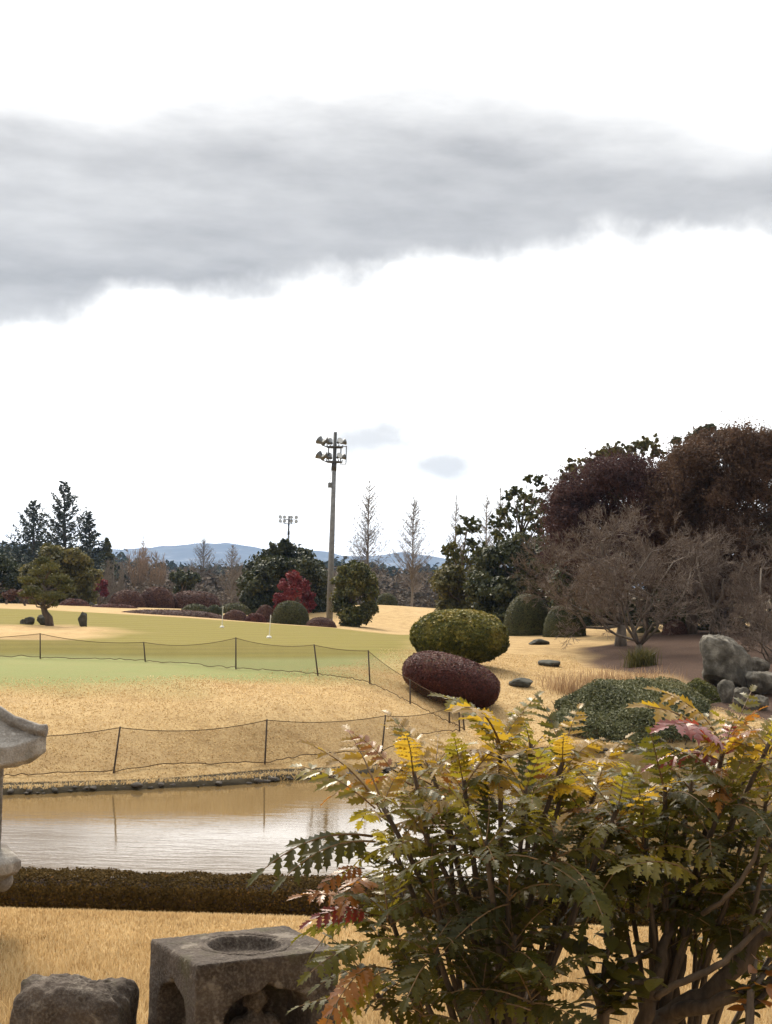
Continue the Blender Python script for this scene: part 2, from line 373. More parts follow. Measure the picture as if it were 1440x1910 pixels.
def zone(pix, soft, wob=.4):      # 0..1 mask of a patch outlined on the ground
    poly = np.array([hitg(*p) if len(p) == 2 else W(*p)[:2] for p in pix])
    P = np.stack([gx, gy, 0 * gx], 1); sel = (gy > 3) & (gy < 150) & (np.abs(gx) < 70); o = np.zeros(len(gx))
    sd = poly_sd(gx[sel], gy[sel], poly) + fbm(P[sel], .45, 4) * wob
    o[sel] = np.clip(.5 - sd / soft, 0, 1); return o
olive = zone([(-300, 1222), (75, 1222), (268, 1226), (440, 1228), (590, 1228), (700, 1226), (775, 1222), (815, 1200, 58), (800, 1186, 66), (620, 1171, 70), (300, 1150, 72), (0, 1135, 75), (-300, 1132, 75)], 1.6, .5)
island = zone([(-300, 1172), (40, 1166), (130, 1166), (200, 1172), (238, 1180), (180, 1190), (80, 1194), (-300, 1196)], 1.5, .8)
olive = olive * (1 - island)
mint = zone([(-300, 1288), (0, 1286), (150, 1284), (320, 1280), (470, 1274), (560, 1272), (640, 1268), (690, 1256), (760, 1248), (772, 1226), (700, 1212), (440, 1214), (75, 1204), (-300, 1200)], 1.9, 1.2)
mulch = zone([(1072, 1226), (1110, 1206), (1180, 1194, 47), (1260, 1170, 58), (1440, 1165, 58), (1900, 1165, 58), (1900, 1330), (1440, 1345), (1330, 1320), (1230, 1262), (1140, 1250), (1090, 1246)], 1.2, .8)
rough = np.clip((gy - 82) / 20, 0, 1) * (1 - zone([(600, 1167, 80), (650, 1130, 100), (720, 1127, 96), (830, 1136, 98), (900, 1170, 82), (780, 1180, 78)], 6, 2)) * np.where(gy > 118, 1, .35)
def gattr(me, n, v): a = me.attributes.new(n, 'FLOAT', 'POINT'); a.data.foreach_set('value', v.astype(np.float32))
m, t, o = new_mat('turf')
gn = noise(t, 2.3, 8, .68, 'World'); gn2 = noise(t, 26, 5, .7, 'World'); gn3 = noise(t, .35, 4, .6, 'World')
straw = ramp(t, gn2, [(.30, (.26, .165, .072)), (.48, (.44, .30, .14)), (.70, (.57, .43, .225))])
straw = mix(t, mth(t, 'MULTIPLY', ramp(t, gn, [(.44, (0, 0, 0)), (.66, (1, 1, 1))]), .7), straw, (.27, .17, .075))
straw = mix(t, mth(t, 'MULTIPLY', ramp(t, gn3, [(.45, (0, 0, 0)), (.65, (1, 1, 1))]), .35), straw, (.52, .375, .20))
ol = ramp(t, gn, [(.3, (.135, .118, .022)), (.7, (.195, .165, .034))]); ol = mix(t, mth(t, 'MULTIPLY', gn3, .5), ol, (.19, .145, .04))
wv = t.nodes.new('ShaderNodeTexWave'); wv.inputs['Scale'].default_value = .16; wv.inputs['Distortion'].default_value = .6; gp = t.nodes.new('ShaderNodeNewGeometry'); wm = t.nodes.new('ShaderNodeMapping'); wm.inputs['Rotation'].default_value = (0, 0, 1.15); t.links.new(gp.outputs['Position'], wm.inputs[0]); t.links.new(wm.outputs[0], wv.inputs['Vector'])
ol = mix(t, mth(t, 'MULTIPLY', ramp(t, wv.outputs['Fac'], [(.35, (0, 0, 0)), (.65, (1, 1, 1))]), .35), ol, (.225, .20, .045))   # mowing lanes
mi_ = ramp(t, gn, [(.3, (.140, .185, .062)), (.7, (.21, .245, .090))])
mu = ramp(t, gn2, [(.3, (.045, .028, .020)), (.6, (.10, .062, .045)), (.8, (.17, .11, .075))])
ro = ramp(t, gn, [(.3, (.10, .08, .04)), (.7, (.2, .15, .075))])
def edge(a, k=.5): return mth(t, 'ADD', attr(t, a), mth(t, 'MULTIPLY', mth(t, 'SUBTRACT', gn2, .5), k))
def sm(v): return ramp(t, v, [(.3, (0, 0, 0)), (.7, (1, 1, 1))])
def thin(v): return mth(t, 'MULTIPLY', v, 1.0, True)
c = mix(t, mth(t, 'MULTIPLY', thin(mth(t, 'MULTIPLY', attr(t, 'mint'), mth(t, 'ADD', .6, mth(t, 'MULTIPLY', gn, .7)))), .85), straw, mi_)
c = mix(t, thin(mth(t, 'MULTIPLY', attr(t, 'olive'), mth(t, 'ADD', .75, mth(t, 'MULTIPLY', gn, .4)))), c, ol)
c = mix(t, sm(edge('mulch', .8)), c, mu); c = mix(t, attr(t, 'rough'), c, ro)
wet = mix(t, ramp(t, gn, [(.35, (.035, .03, .018)), (.7, (.11, .085, .05))]), (.05, .04, .025), (.11, .085, .05))
c = mix(t, ramp(t, mth(t, 'ADD', attr(t, 'bankedge'), mth(t, 'MULTIPLY', mth(t, 'SUBTRACT', gn2, .5), .7)), [(.4, (0, 0, 0)), (.6, (1, 1, 1))]), c, wet)
b = bsdf(t, .95, .1); t.links.new(c, b.inputs['Base Color'])
hb = mth(t, 'ADD', gn2, mth(t, 'MULTIPLY', noise(t, 90, 3, .7, 'World'), .6))
t.links.new(bump(t, hb, .55, .05), b.inputs['Normal']); t.links.new(b.outputs[0], o.inputs[0]); M['turf'] = m
g = mb.build('ground', M['turf'], smooth=True); tag(g, 'golf course lawn, straw coloured and green, rising from the pond', kind='structure')
for n_, v_ in (('olive', olive), ('mint', mint), ('mulch', mulch), ('rough', rough)): gattr(g.data, n_, v_)
be = np.zeros(len(gx)); sel = (gy > 9) & (gy < 36) & (np.abs(gx) < 38)
be[sel] = np.clip((ZW + .125 - gzv[sel]) / .06, 0, 1) * (gy[sel] > 18); gattr(g.data, 'bankedge', be)

# pond water
m, t, o = new_mat('water'); b = bsdf(t, .035, .5); b.inputs['IOR'].default_value = 1.33
b.inputs['Base Color'].default_value = (.13, .085, .035, 1)
h1 = noise(t, 2.4, 4, .6, 'World', (.55, 2.2, 1)); h2 = noise(t, 9, 3, .6, 'World', (.6, 1.8, 1)); h3 = noise(t, .5, 2, .5, 'World')
hh = mth(t, 'ADD', mth(t, 'MULTIPLY', h1, 1.0), mth(t, 'MULTIPLY', h2, .35))
hh = mth(t, 'MULTIPLY', hh, ramp(t, h3, [(.35, (.35, .35, .35)), (.65, (1, 1, 1))]))
t.links.new(bump(t, hh, .11, .03), b.inputs['Normal']); t.links.new(b.outputs[0], o.inputs[0]); M['water'] = m
mb = MB(); X, Y = np.meshgrid(np.linspace(-34, 38, 30), np.linspace(10.2, 33, 20)); ii = np.arange(600).reshape(20, 30)
mb.add(np.stack([X.ravel(), Y.ravel(), np.full(600, ZW)], 1), np.stack([ii[:-1, :-1], ii[:-1, 1:], ii[1:, 1:], ii[1:, :-1]], -1).reshape(-1, 4))
tag(mb.build('water', M['water']), 'still brown pond water mirroring the bright sky', kind='structure')

# hills far away
m, t, o = new_mat('far_hill'); b = bsdf(t, .95, .1)
t.links.new(ramp(t, noise(t, .012, 8, .65, 'World', (1, 1, 2.5)), [(.35, (.035, .045, .05)), (.55, (.07, .08, .085)), (.72, (.24, .24, .25))]), b.inputs['Base Color']); t.links.new(b.outputs[0], o.inputs[0]); M['hill'] = m
mb = MB(); hx = np.linspace(-2600, 2600, 420); hy = np.linspace(4300, 6600, 60)
prof = np.interp(hx, [W(px, 1000, 5200)[0] for px in (-600, 60, 230, 330, 420, 480, 520, 590, 640, 700, 760, 830, 900, 2100)],
                 [W(px, py, 5200)[2] for px, py in ((-600, 1010), (60, 1012), (230, 1024), (330, 1018), (420, 1013), (480, 1019), (530, 1035), (590, 1027), (650, 1036), (700, 1037), (760, 1031), (830, 1042), (900, 1036), (2100, 1050))])
HY, HX = np.meshgrid(hy, hx, indexing='ij'); base = np.interp(HY, [4300, 5200, 6600], [0, 1, .55])
PP = np.stack([HX.ravel(), HY.ravel(), 0 * HX.ravel()], 1)
HZ = -6 + (prof[None] + 6) * base * (1 + .16 * fbm(PP, .0042, 2, 4).reshape(HX.shape)) + fbm(PP, .014, 8, 3).reshape(HX.shape) * 6 * base
ii = np.arange(HX.size).reshape(HX.shape)
mb.add(np.stack([HX.ravel(), HY.ravel(), HZ.ravel()], 1), np.stack([ii[:-1, :-1], ii[:-1, 1:], ii[1:, 1:], ii[1:, :-1]], -1).reshape(-1, 4))
tag(mb.build('hills', M['hill'], smooth=True), 'blue mountain range along the horizon', kind='structure')

# far woods that read as one mass
def clump_crown(mb, c, rad, n, size, rng, rnd=None, aspect=1.6, shell=.55, jitter=.9, low=-.6, rag=.45):
    """leaf blades through the outer part of one ellipsoidal clump"""
    u = ball(n, rng); u = u[u[:, 2] > low]; r = rng.uniform(shell, 1.0, len(u)) ** .7
    r = r * (1 + rag * vnoise(u, 1.7, int(abs(c[0] * 31 + c[2] * 57)) % 997))
    P = np.asarray(c) + u * r[:, None] * np.asarray(rad)
    leaves(mb, P, u + np.array([0, 0, .35]), size, rng, aspect, jitter, rnd)
def woods(name, label, mat, pxs, ytops, d0, d1, n, wid, leaf, per, seed, conic=0.0):
    rng = np.random.default_rng(seed); mb = MB(); X0, X1 = pxs[0], pxs[-1]
    for k in range(n):
        px = rng.uniform(X0, X1); d = d0 + (d1 - d0) * rng.uniform(0, 1) ** 1.3
        top = W(px, np.interp(px, pxs, ytops) + rng.uniform(-4, 14) + 12 * (d1 - d) / (d1 - d0 + 1), d); gz_ = -3.0 if d > 260 else gz1(top[0], d)
        h = top[2] - gz_
        if h < 1: continue
        r = wid * rng.uniform(.7, 1.3); tint = rng.uniform(.1, .9)
        if conic > rng.uniform():
            nn = per; f = rng.uniform(0, 1, nn) ** .75; a = rng.uniform(0, 6.283, nn); rr = r * .62 * f
            P = np.stack([top[0] + rr * np.cos(a), top[1] + rr * np.sin(a), top[2] - f * h], 1)
            leaves(mb, P, np.stack([np.cos(a), np.sin(a), 0 * a + .6], 1), leaf, rng, 2, .8, tint)
        else:
            clump_crown(mb, (top[0], top[1], gz_ + h * .56), (r, r, h * .46), per, leaf, rng, tint, 1.7, .4, 1.0, -1)
    o = mb.build(name, mat); tag(o, label, kind='stuff'); return o
M['wood_brown'] = foliage('wood_brown', [(0, (.045, .038, .026)), (.5, (.095, .072, .052)), (1, (.16, .12, .088))], .1, .9)
M['wood_dark'] = foliage('wood_dark', [(0, (.018, .028, .016)), (.6, (.035, .048, .026)), (1, (.07, .075, .04))], .1, .9)
woods('ridge_woodland', 'dark conifer wood along the low ridge under the mountains', M['wood_dark'], [-260, 0, 120, 240, 300, 400, 520, 640, 760, 900, 1100], [1004, 1006, 1016, 1032, 1045, 1052, 1050, 1042, 1050, 1056, 1040], 480, 760, 260, 11, 2.6, 190, 21, .6)
woods('distant_woodland', 'grey brown leafless wood filling the middle distance', M['wood_brown'], [-260, 0, 200, 300, 420, 520, 640, 760, 880, 1100], [1035, 1040, 1042, 1058, 1062, 1060, 1055, 1062, 1066, 1060], 190, 400, 230, 6.0, .8, 420, 22)
woods('middle_woodland', 'scrubby leafless thicket behind the clipped shrubs', M['wood_brown'], [-200, 0, 150, 260, 400, 520, 700, 800, 880], [1075, 1078, 1072, 1080, 1085, 1085, 1092, 1096, 1100], 125, 180, 80, 3.2, .42, 480, 23)
woods('evergreen_woodland', 'dark evergreen wood behind the tall conifers on the left', M['wood_dark'], [-220, -60, 60, 150, 200, 235], [1018, 1014, 1010, 1022, 1040, 1062], 170, 230, 34, 4.2, .6, 900, 24)

# ------------------------------------------------------------------ plant builders
SPH = sphere_mesh(28, 16)
def core_blob(mb, c, rad, rot=None, seed=0, amp=.06, sc=2.2):
    V, T, Q = SPH; D = V * (1 + amp * fbm(V, sc, seed)[:, None]) * np.asarray(rad)
    if rot is not None: D = D @ rot.T
    b = mb.n; mb.add(D + np.asarray(c), T); mb.f[4].append(Q + b); mb.m[4].append(np.zeros(len(Q)))
def rot_y(a): return np.array([[math.cos(a), 0, math.sin(a)], [0, 1, 0], [-math.sin(a), 0, math.cos(a)]])
def clipped_shrub(name, label, cat, px0, px1, yt, yb, d, mat, corem, leaf, n, seed, group=None, tilt=0.0, dome=True, lump=.05, depth=1.0, lsc=2.2, power=2.0, jit=.8, top_light=0.0):
    """a sheared shrub: dark twiggy inside, a skin of small leaves, a short stem"""
    rng = np.random.default_rng(seed); a = W((px0 + px1) / 2, yb, d); topz = W((px0 + px1) / 2, yt, d)[2]
    rx = (px1 - px0) / 2 * d / F; gzv_ = gz1(a[0], d); zb = min(a[2], gzv_ + .02) if dome else a[2]
    ry = rx * depth
    if dome: c = np.array([a[0], d + ry * .25, zb]); rz = topz - zb
    else: rz = (topz - a[2]) / 2; c = np.array([a[0], d + ry * .25, (topz + a[2]) / 2])
    root = empty(name, (c[0], c[1], gz1(c[0], c[1])), label, cat, group); rot = rot_y(tilt) if tilt else None
    mb = MB(); u = ball(n, rng)
    if dome: u[:, 2] = np.abs(u[:, 2]); u[: n // 4, 2] *= .5; u = unit(u)
    if power != 2.0: u = u / (np.abs(u) ** power).sum(1, keepdims=True) ** (1 / power)
    s = 1 + lump * fbm(u, lsc, seed)[:, None] + rng.normal(0, .012, (n, 1))
    P = u * s * np.array([rx, ry, rz]); N = u / np.array([rx, ry, rz])
    if rot is not None: P = P @ rot.T; N = N @ rot.T
    rr = np.clip(.5 + .5 * fbm(u, 3.0, seed + 7) + top_light * u[:, 2] + rng.normal(0, .18, n), 0, 1)  # tint rises toward the crown: light from above put into the leaf colour
    leaves(mb, P + c, N, leaf, rng, 1.7, jit); mb.r[-1] = np.repeat(rr, 4)
    mb.build('foliage', mat, root)
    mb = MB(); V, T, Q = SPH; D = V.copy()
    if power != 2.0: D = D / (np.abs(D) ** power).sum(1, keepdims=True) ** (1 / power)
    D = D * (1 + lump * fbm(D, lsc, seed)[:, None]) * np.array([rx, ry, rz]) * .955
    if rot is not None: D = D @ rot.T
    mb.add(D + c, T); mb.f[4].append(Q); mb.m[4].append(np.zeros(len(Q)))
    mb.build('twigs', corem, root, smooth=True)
    mb = MB(); g0 = gz1(c[0], c[1]); pipe(mb, [(c[0], c[1], g0 - .1), (c[0] + .02, c[1], g0 + .1), (c[0], c[1], max(g0 + .25, c[2]))], [.09, .07, .06], 7)
    mb.build('stem', M['bark'], root)
    return root
class Seg:
    def __init__(s): s.a = []; s.b = []; s.r0 = []; s.r1 = []; s.t = []
    def add(s, a, b, r0, r1, t=.5): s.a.append(a); s.b.append(b); s.r0.append(r0); s.r1.append(r1); s.t.append(t)
    def put(s, mb, sides=4): tubes(mb, s.a, s.b, s.r0, s.r1, sides, s.t)
def grow(S, p, dr, L, r, lev, rng, kids=3, spread=.55, rise=.12, shrink=.68, minr=.004, limit=None):
    """a bending limb that forks; thin shoots fill the ends"""
    n = 3; q = np.array(p, float); d = unit(dr); rr = r; pts = [q]
    for k in range(n):
        d = unit(d + rng.normal(0, .16, 3) + np.array([0, 0, rise]) * .5); q2 = q + d * L / n; r2 = max(minr, rr * .82)
        S.add(q, q2, rr, r2, np.clip(.75 - .12 * lev + rng.normal(0, .15), 0, 1)); q = q2; rr = r2; pts.append(q)
        if lev > 0 and k >= 1 or lev > 2 and k == 0:
            for _ in range(kids if k == n - 1 else kids - 1):
                nd = unit(d + rng.normal(0, spread, 3) + np.array([0, 0, rise]))
                grow(S, q, nd, L * shrink * rng.uniform(.75, 1.15), rr * .66, lev - 1, rng, kids, spread, rise, shrink, minr, limit)
def curved(p0, p1, bow, n=7, rng=None, wob=0.0):
    t = np.linspace(0, 1, n)[:, None]; p = np.asarray(p0) * (1 - t) + np.asarray(p1) * t + np.asarray(bow) * (4 * t * (1 - t)) * .5
    if rng is not None: p[1:-1] += rng.normal(0, wob, (n - 2, 3))
    return p
def broad_tree(name, label, base, top_z, clumps, leaf, per, mat, seed, cat='tree', group=None, trunk_r=.18, bark='bark', aspect=1.6, shell=.45, jitter=.9, loose=False, soft=False, tr_dx=0.0):
    """trunk, limbs to every clump, and leaf blades grouped in clumps with gaps between"""
    rng = np.random.default_rng(seed); base = np.asarray(base, float); root = empty(name, base, label, cat, group)
    mb = MB(); top = np.array([base[0] + tr_dx, base[1], top_z])
    tp = curved(base - np.array([0, 0, .15]), top, rng.normal(0, .3, 3) * np.array([1, 1, 0]), 8, rng, .05); pipe(mb, tp, np.linspace(trunk_r, trunk_r * .22, 8), 8)
    for c, r in clumps:
        c = np.asarray(c); k = np.clip((c[2] - base[2]) / max(top_z - base[2], .1) * .75, .2, .9); a = tp[int(k * 7)]
        pipe(mb, curved(a, c, (0, 0, -.1 * np.linalg.norm(c - a)), 6, rng, .05), np.linspace(trunk_r * .38, trunk_r * .08, 6), 5)
    mb.build('trunk', M[bark], root, smooth=True)
    mb = MB()
    for c, r in clumps:
        r = np.asarray(r, float) * np.ones(3); tint = rng.uniform(.25, .75)
        if loose:
            for _ in range(30):
                u = ball(1, rng)[0] * rng.uniform(.1, 1.5) * np.array([1, 1, .9]); clump_crown(mb, np.asarray(c) + u * r, r * rng.uniform(.16, .34), per // 11, leaf * .85, rng, np.clip(tint + rng.normal(0, .2), 0, 1), aspect, .1, jitter, -1)
            continue
        clump_crown(mb, c, r * .9, per * 2 // 3, leaf, rng, tint, aspect, shell, jitter, -1)
        if soft: k_ = per; leaves(mb, np.asarray(c) + rng.normal(0, .62, (k_, 3)) * r, rng.normal(0, 1, (k_, 3)) + np.array([0, 0, .6]), leaf, rng, aspect, .9, tint)
        for _ in range(7):                                    # smaller tufts break the outline
            u = unit(rng.normal(0, 1, 3) + np.array([0, 0, .3])); clump_crown(mb, np.asarray(c) + u * r * .78, r * rng.uniform(.26, .44), per // 12, leaf, rng, np.clip(tint + rng.normal(0, .2), 0, 1), aspect, .2, jitter, -1)
    mb.build('crown', mat, root)
    return root
def clumps_px(lst, d, spread, rng, rs=1.0):
    """(photo column, row, radius in photo pixels) -> clump centres and radii at about d metres"""
    return [(W(px, py, d + rng.uniform(-spread, spread)), r * d / F * rs * np.array([1, 1, .85])) for px, py, r in lst]
def fill_px(px0, px1, y0, y1, r0, n, d, spread, rng, shape=2.0):
    """clumps filling an ellipse in the photo, at a spread of depths"""
    out = []
    while len(out) < n:
        a, b = rng.uniform(-1, 1, 2)
        q = abs(a) ** shape + abs(b) ** shape
        if q > 1 or (len(out) % 2 and q < .5): continue          # every other one near the rim
        out.append((W((px0 + px1) / 2 + a * ((px1 - px0) / 2 - r0 * .45), (y0 + y1) / 2 + b * ((y1 - y0) / 2 - r0 * .45), d + rng.uniform(-1, 1) * spread * math.sqrt(max(.05, 1 - a * a))), r0 * rng.uniform(.75, 1.2) * d / F * np.array([1, 1, .8])))
    return out
def bare_tree(name, label, base, limbs, mats, seed, lev=3, kids=3, spread=.5, rise=.15, shrink=.68, group=None, trunk=None, minr=.006, leafy=None):
    rng = np.random.default_rng(seed); base = np.asarray(base, float); root = empty(name, base, label, 'tree', group)
    mb = MB(); S = Seg()
    if trunk: pipe(mb, trunk[0], trunk[1], 9)
    for p0, p1, r in limbs:
        pts = curved(p0, p1, rng.normal(0, .22, 3) * np.linalg.norm(np.asarray(p1) - p0), 6, rng, .07); pipe(mb, pts, np.linspace(r, r * .5, 6), 6)
        for k in (2, 3, 4, 5, 5):
            dr = unit(pts[k] - pts[k - 1] + rng.normal(0, .45, 3)); grow(S, pts[k], dr, np.linalg.norm(np.asarray(p1) - p0) * .25, r * .42, lev, rng, kids, spread, rise, shrink, minr)
    if mb.n: mb.build('trunk', mats[0], root, smooth=True)
    mc = MB(); S.put(mc, 3)
    if leafy:
        lm, n, sz = leafy; P = np.array(S.b); k = rng.integers(0, len(P), n); leaves(mc, P[k] + rng.normal(0, .07, (n, 3)), rng.normal(0, 1, (n, 3)), sz, rng, 2, 1)
    mc.build('crown', mats[1], root)
    return root
def redwood(name, label, px, yt, yb, d, wpx, seed, mat='twig_grey', group=None, zb=None):
    """leafless metasequoia: straight leader, many short rising branches"""
    rng = np.random.default_rng(seed); top = W(px, yt, d); g = G(px, yb, d); 
    if zb is not None: g[2] = zb
    root = empty(name, g, label, 'tree', group); H = top[2] - g[2]; wr = wpx / 2 * d / F
    mb = MB(); pipe(mb, [g - (0, 0, .2), g + (.02, 0, H * .3), g + (-.03, 0, H * .7), (g[0], g[1], top[2])], [H * .011, H * .0085, H * .0045, .008], 7); mb.build('trunk', M['bark_grey'], root)
    S = Seg()
    for k in range(190):
        f = rng.uniform(.16, .985); a = rng.uniform(0, 6.283); prof = (1 - f) ** .75 * 1.25 * min(1, (f + .12) / .42); L = wr * max(.08, prof) * rng.uniform(.75, 1.15) * 1.55
        p = np.array([g[0], g[1], g[2] + H * f]); d0 = unit([math.cos(a), math.sin(a), rng.uniform(.55, 1.0)]); q = p
        for j in range(4):
            d1 = unit(d0 + np.array([0, 0, .12 * j]) + rng.normal(0, .06, 3)); q2 = q + d1 * L * .32; S.add(q, q2, .028 * (1 - .2 * j) * H / 12, .022 * (1 - .22 * j) * H / 12, rng.uniform(.2, .8))
            for _ in range(4):
                e = unit(d1 + rng.normal(0, .5, 3) + np.array([0, 0, .25])); ll = L * rng.uniform(.12, .3); S.add(q2, q2 + e * ll, .012 * H / 12, .006 * H / 12, rng.uniform(.3, 1))
                S.add(q2 + e * ll * .5, q2 + e * ll * .5 + unit(e + rng.normal(0, .6, 3)) * ll * .5, .009 * H / 12, .005 * H / 12, rng.uniform(.3, 1))
            q = q2
    mb = MB(); S.put(mb, 3); mb.build('crown', M[mat], root); return root
def conifer(name, label, px, yt, yb, d, wpx, seed, mat, asc=.1, n=110, leaf=.4, zb=None, gap=.0):
    rng = np.random.default_rng(seed); top = W(px, yt, d); gx_ = W(px, yb, d); g = np.array([gx_[0], d, gz1(gx_[0], d) if zb is None else zb]); root = empty(name, g, label, 'tree')
    H = top[2] - g[2]; wr = wpx / 2 * d / F; mb = MB(); pipe(mb, [g - (0, 0, .2), g + (0, 0, H * .5), (top[0], d, top[2])], [H * .02, H * .013, .02], 7)
    ml = MB()
    for k in range(n):
        f = .22 + .77 * (k / n) ** .9; a = k * 2.4 + rng.normal(0, .3); L = wr * (1 - f) ** .8 * 1.5 * rng.uniform(.7, 1.12) + .12
        p = np.array([g[0] + (top[0] - g[0]) * f, g[1], g[2] + H * f]); dr = unit([math.cos(a), math.sin(a), asc + rng.normal(0, .08) + .5 * f]); e = p + dr * L; e[2] += .12 * L
        pipe(mb, curved(p, e, (0, 0, -.22 * L), 5), np.linspace(.05, .012, 5) * H / 14, 4, cap=False)
        m_ = max(14, int(80 * L / wr)); tt = rng.uniform(.25, 1.02, m_)[:, None]; P = p + (e - p) * tt + np.array([0, 0, -.44]) * L * tt * (1 - tt) + rng.normal(0, .045 * L + .05, (m_, 3)) * np.array([1, 1, .55])
        leaves(ml, P, np.tile([0, 0, 1.], (m_, 1)), leaf, rng, 2.6, 1.0, rng.uniform(.2, .8))
    mb.build('trunk', M['bark'], root); ml.build('crown', M[mat], root); return root

M['dark_green'] = foliage('dark_green', [(0, (.017, .024, .008)), (.5, (.038, .046, .014)), (1, (.085, .082, .024))], .2, .5, .3)
M['mid_green'] = foliage('mid_green', [(0, (.032, .042, .009)), (.5, (.072, .078, .017)), (1, (.16, .14, .032))], .25, .55, .3)
M['olive_leaf'] = foliage('olive_leaf', [(0, (.045, .048, .014)), (.5, (.10, .09, .025)), (1, (.19, .155, .045))], .3, .55, .3)
M['conifer_green'] = foliage('conifer_green', [(0, (.020, .030, .020)), (.6, (.042, .055, .036)), (1, (.085, .09, .06))], .12, .6)
M['pine_green'] = foliage('pine_green', [(0, (.045, .052, .012)), (.5, (.105, .10, .026)), (1, (.19, .165, .05))], .2, .6)
M['yew'] = foliage('yew', [(0, (.035, .042, .008)), (.45, (.095, .095, .016)), (.8, (.20, .17, .030)), (1, (.30, .23, .05))], .2, .55)
M['topiary'] = foliage('topiary', [(0, (.028, .034, .011)), (.5, (.060, .062, .019)), (1, (.105, .092, .030))], .15, .6)
M['azalea'] = foliage('azalea', [(0, (.045, .014, .012)), (.5, (.090, .026, .020)), (.85, (.135, .044, .030)), (1, (.13, .075, .035))], .15, .6)
M['azalea_brown'] = foliage('azalea_brown', [(0, (.055, .027, .022)), (.5, (.105, .05, .038)), (1, (.16, .09, .06))], .15, .65)
M['red_leaf'] = foliage('red_leaf', [(0, (.08, .014, .016)), (.5, (.17, .026, .030)), (1, (.27, .06, .05))], .3, .6)
M['maple_brown'] = foliage('maple_brown', [(0, (.042, .024, .014)), (.5, (.092, .053, .033)), (1, (.165, .10, .062))], .2, .7)
M['maple_purple'] = foliage('maple_purple', [(0, (.030, .016, .016)), (.5, (.070, .034, .032)), (1, (.13, .067, .055))], .2, .7)
M['juniper'] = foliage('juniper', [(0, (.042, .050, .020)), (.5, (.115, .118, .045)), (1, (.22, .195, .085))], .15, .6)
M['hedge'] = foliage('hedge_leaf', [(0, (.034, .022, .008)), (.5, (.076, .049, .016)), (.85, (.125, .078, .025)), (1, (.19, .10, .034))], .25, .9, .05)

# ------------------------------------------------------------------ clipped shrubs of the middle distance
clipped_shrub('yew_shrub', 'large round yellow green yew clipped into a bun beside the stepping stones', 'shrub', 770, 946, 1138, 1238, 36, M['yew'], M['core'], .085, 22000, 41, dome=False, lump=.09, lsc=3.6, power=2.25, top_light=.25)
clipped_shrub('azalea_shrub', 'maroon azalea clipped into a tilted egg in front of the round yew', 'shrub', 750, 933, 1224, 1314, 31, M['azalea'], M['core_maroon'], .045, 26000, 42, dome=False, tilt=R(14.5), lump=.03, power=2.35, jit=.55, top_light=.15)
clipped_shrub('topiary_shrub', 'taller of two dark green clipped domes under the leafless maples', 'shrub', 940, 1028, 1110, 1190, 53, M['topiary'], M['core'], .06, 15000, 43, lump=.025, jit=.5, power=2.4)
clipped_shrub('topiary_shrub', 'lower of two dark green clipped domes, on the right of the taller one', 'shrub', 1014, 1093, 1130, 1191, 51.5, M['topiary'], M['core'], .06, 13000, 44, lump=.025, jit=.5, power=2.4)
SHR = [('dome_shrub', 'large dark green clipped dome in front of the red maple', 506, 576, 1122, 1168, 74, 'topiary', .09, 7000, 2.4),
       ('azalea_shrub', 'low maroon clipped mound at the foot of the tall lamp pole', 570, 627, 1152, 1173, 73, 'azalea_brown', .08, 3500, 2.2),
       ('azalea_shrub', 'brown maroon mound behind the farther flagstick, left one of a touching pair', 414, 461, 1138, 1164, 76, 'azalea_brown', .08, 3500, 2.3),
       ('azalea_shrub', 'dark maroon mound, right one of a touching pair behind the flagsticks', 456, 496, 1144, 1165, 75.5, 'azalea', .08, 3000, 2.3),
       ('dome_shrub', 'dark brown bush between the maroon pair and the big green dome', 474, 514, 1129, 1166, 80, 'azalea_brown', .10, 3000, 2.2),
       ('dome_shrub', 'low green dome left of the farther flagstick', 336, 391, 1127, 1148, 83, 'topiary', .09, 3500, 2.2),
       ('dome_shrub', 'small dark green dome next to the low green dome', 384, 415, 1129, 1150, 82, 'dark_green', .09, 2600, 2.2),
       ('dome_shrub', 'flat olive dome behind the farther flagstick with straw turf above it', 405, 468, 1125, 1148, 88, 'topiary', .1, 3000, 2.2),
       ('azalea_shrub', 'big russet brown mound below the pale leafless poplars, left half', 200, 272, 1101, 1140, 94, 'azalea_brown', .12, 5000, 2.3),
       ('azalea_shrub', 'big russet brown mound below the pale leafless poplars, right half', 258, 324, 1095, 1138, 95, 'azalea_brown', .12, 5000, 2.5),
       ('azalea_shrub', 'wide mauve brown flat mound behind the low green dome', 314, 408, 1103, 1132, 96, 'azalea_brown', .12, 5000, 2.8),
       ('azalea_shrub', 'low maroon strip of azalea along the far rim of the green', 205, 425, 1138, 1160, 77, 'azalea_brown', .09, 9000, 2.6),
       ('azalea_shrub', 'dark maroon low mound under the russet brown pair', 160, 262, 1127, 1144, 88, 'azalea', .10, 4500, 2.3),
       ('azalea_shrub', 'maroon wedge of azalea right of the pine trunk', 106, 168, 1117, 1139, 92, 'azalea', .10, 3600, 2.2),
       ('azalea_shrub', 'dark low mound just left of the pine trunk', 46, 84, 1121, 1138, 90, 'azalea', .10, 2600, 2.2),
       ('azalea_shrub', 'thin brown row of azalea at the left rim of the green', -40, 58, 1129, 1139, 88, 'azalea_brown', .09, 4200, 2.6),
       ('dome_shrub', 'small green shrub behind the crest of the straw mound', 700, 742, 1107, 1130, 108, 'topiary', .12, 2500, 2.3),
       ('dome_shrub', 'small dark bush between the two bare maples', 1180, 1240, 1170, 1206, 52, 'topiary', .07, 4500, 2.3),
       ('azalea_shrub', 'low brown shrub under the dark trunk on the mulch', 1236, 1284, 1158, 1190, 50, 'azalea_brown', .06, 4000, 2.3)]
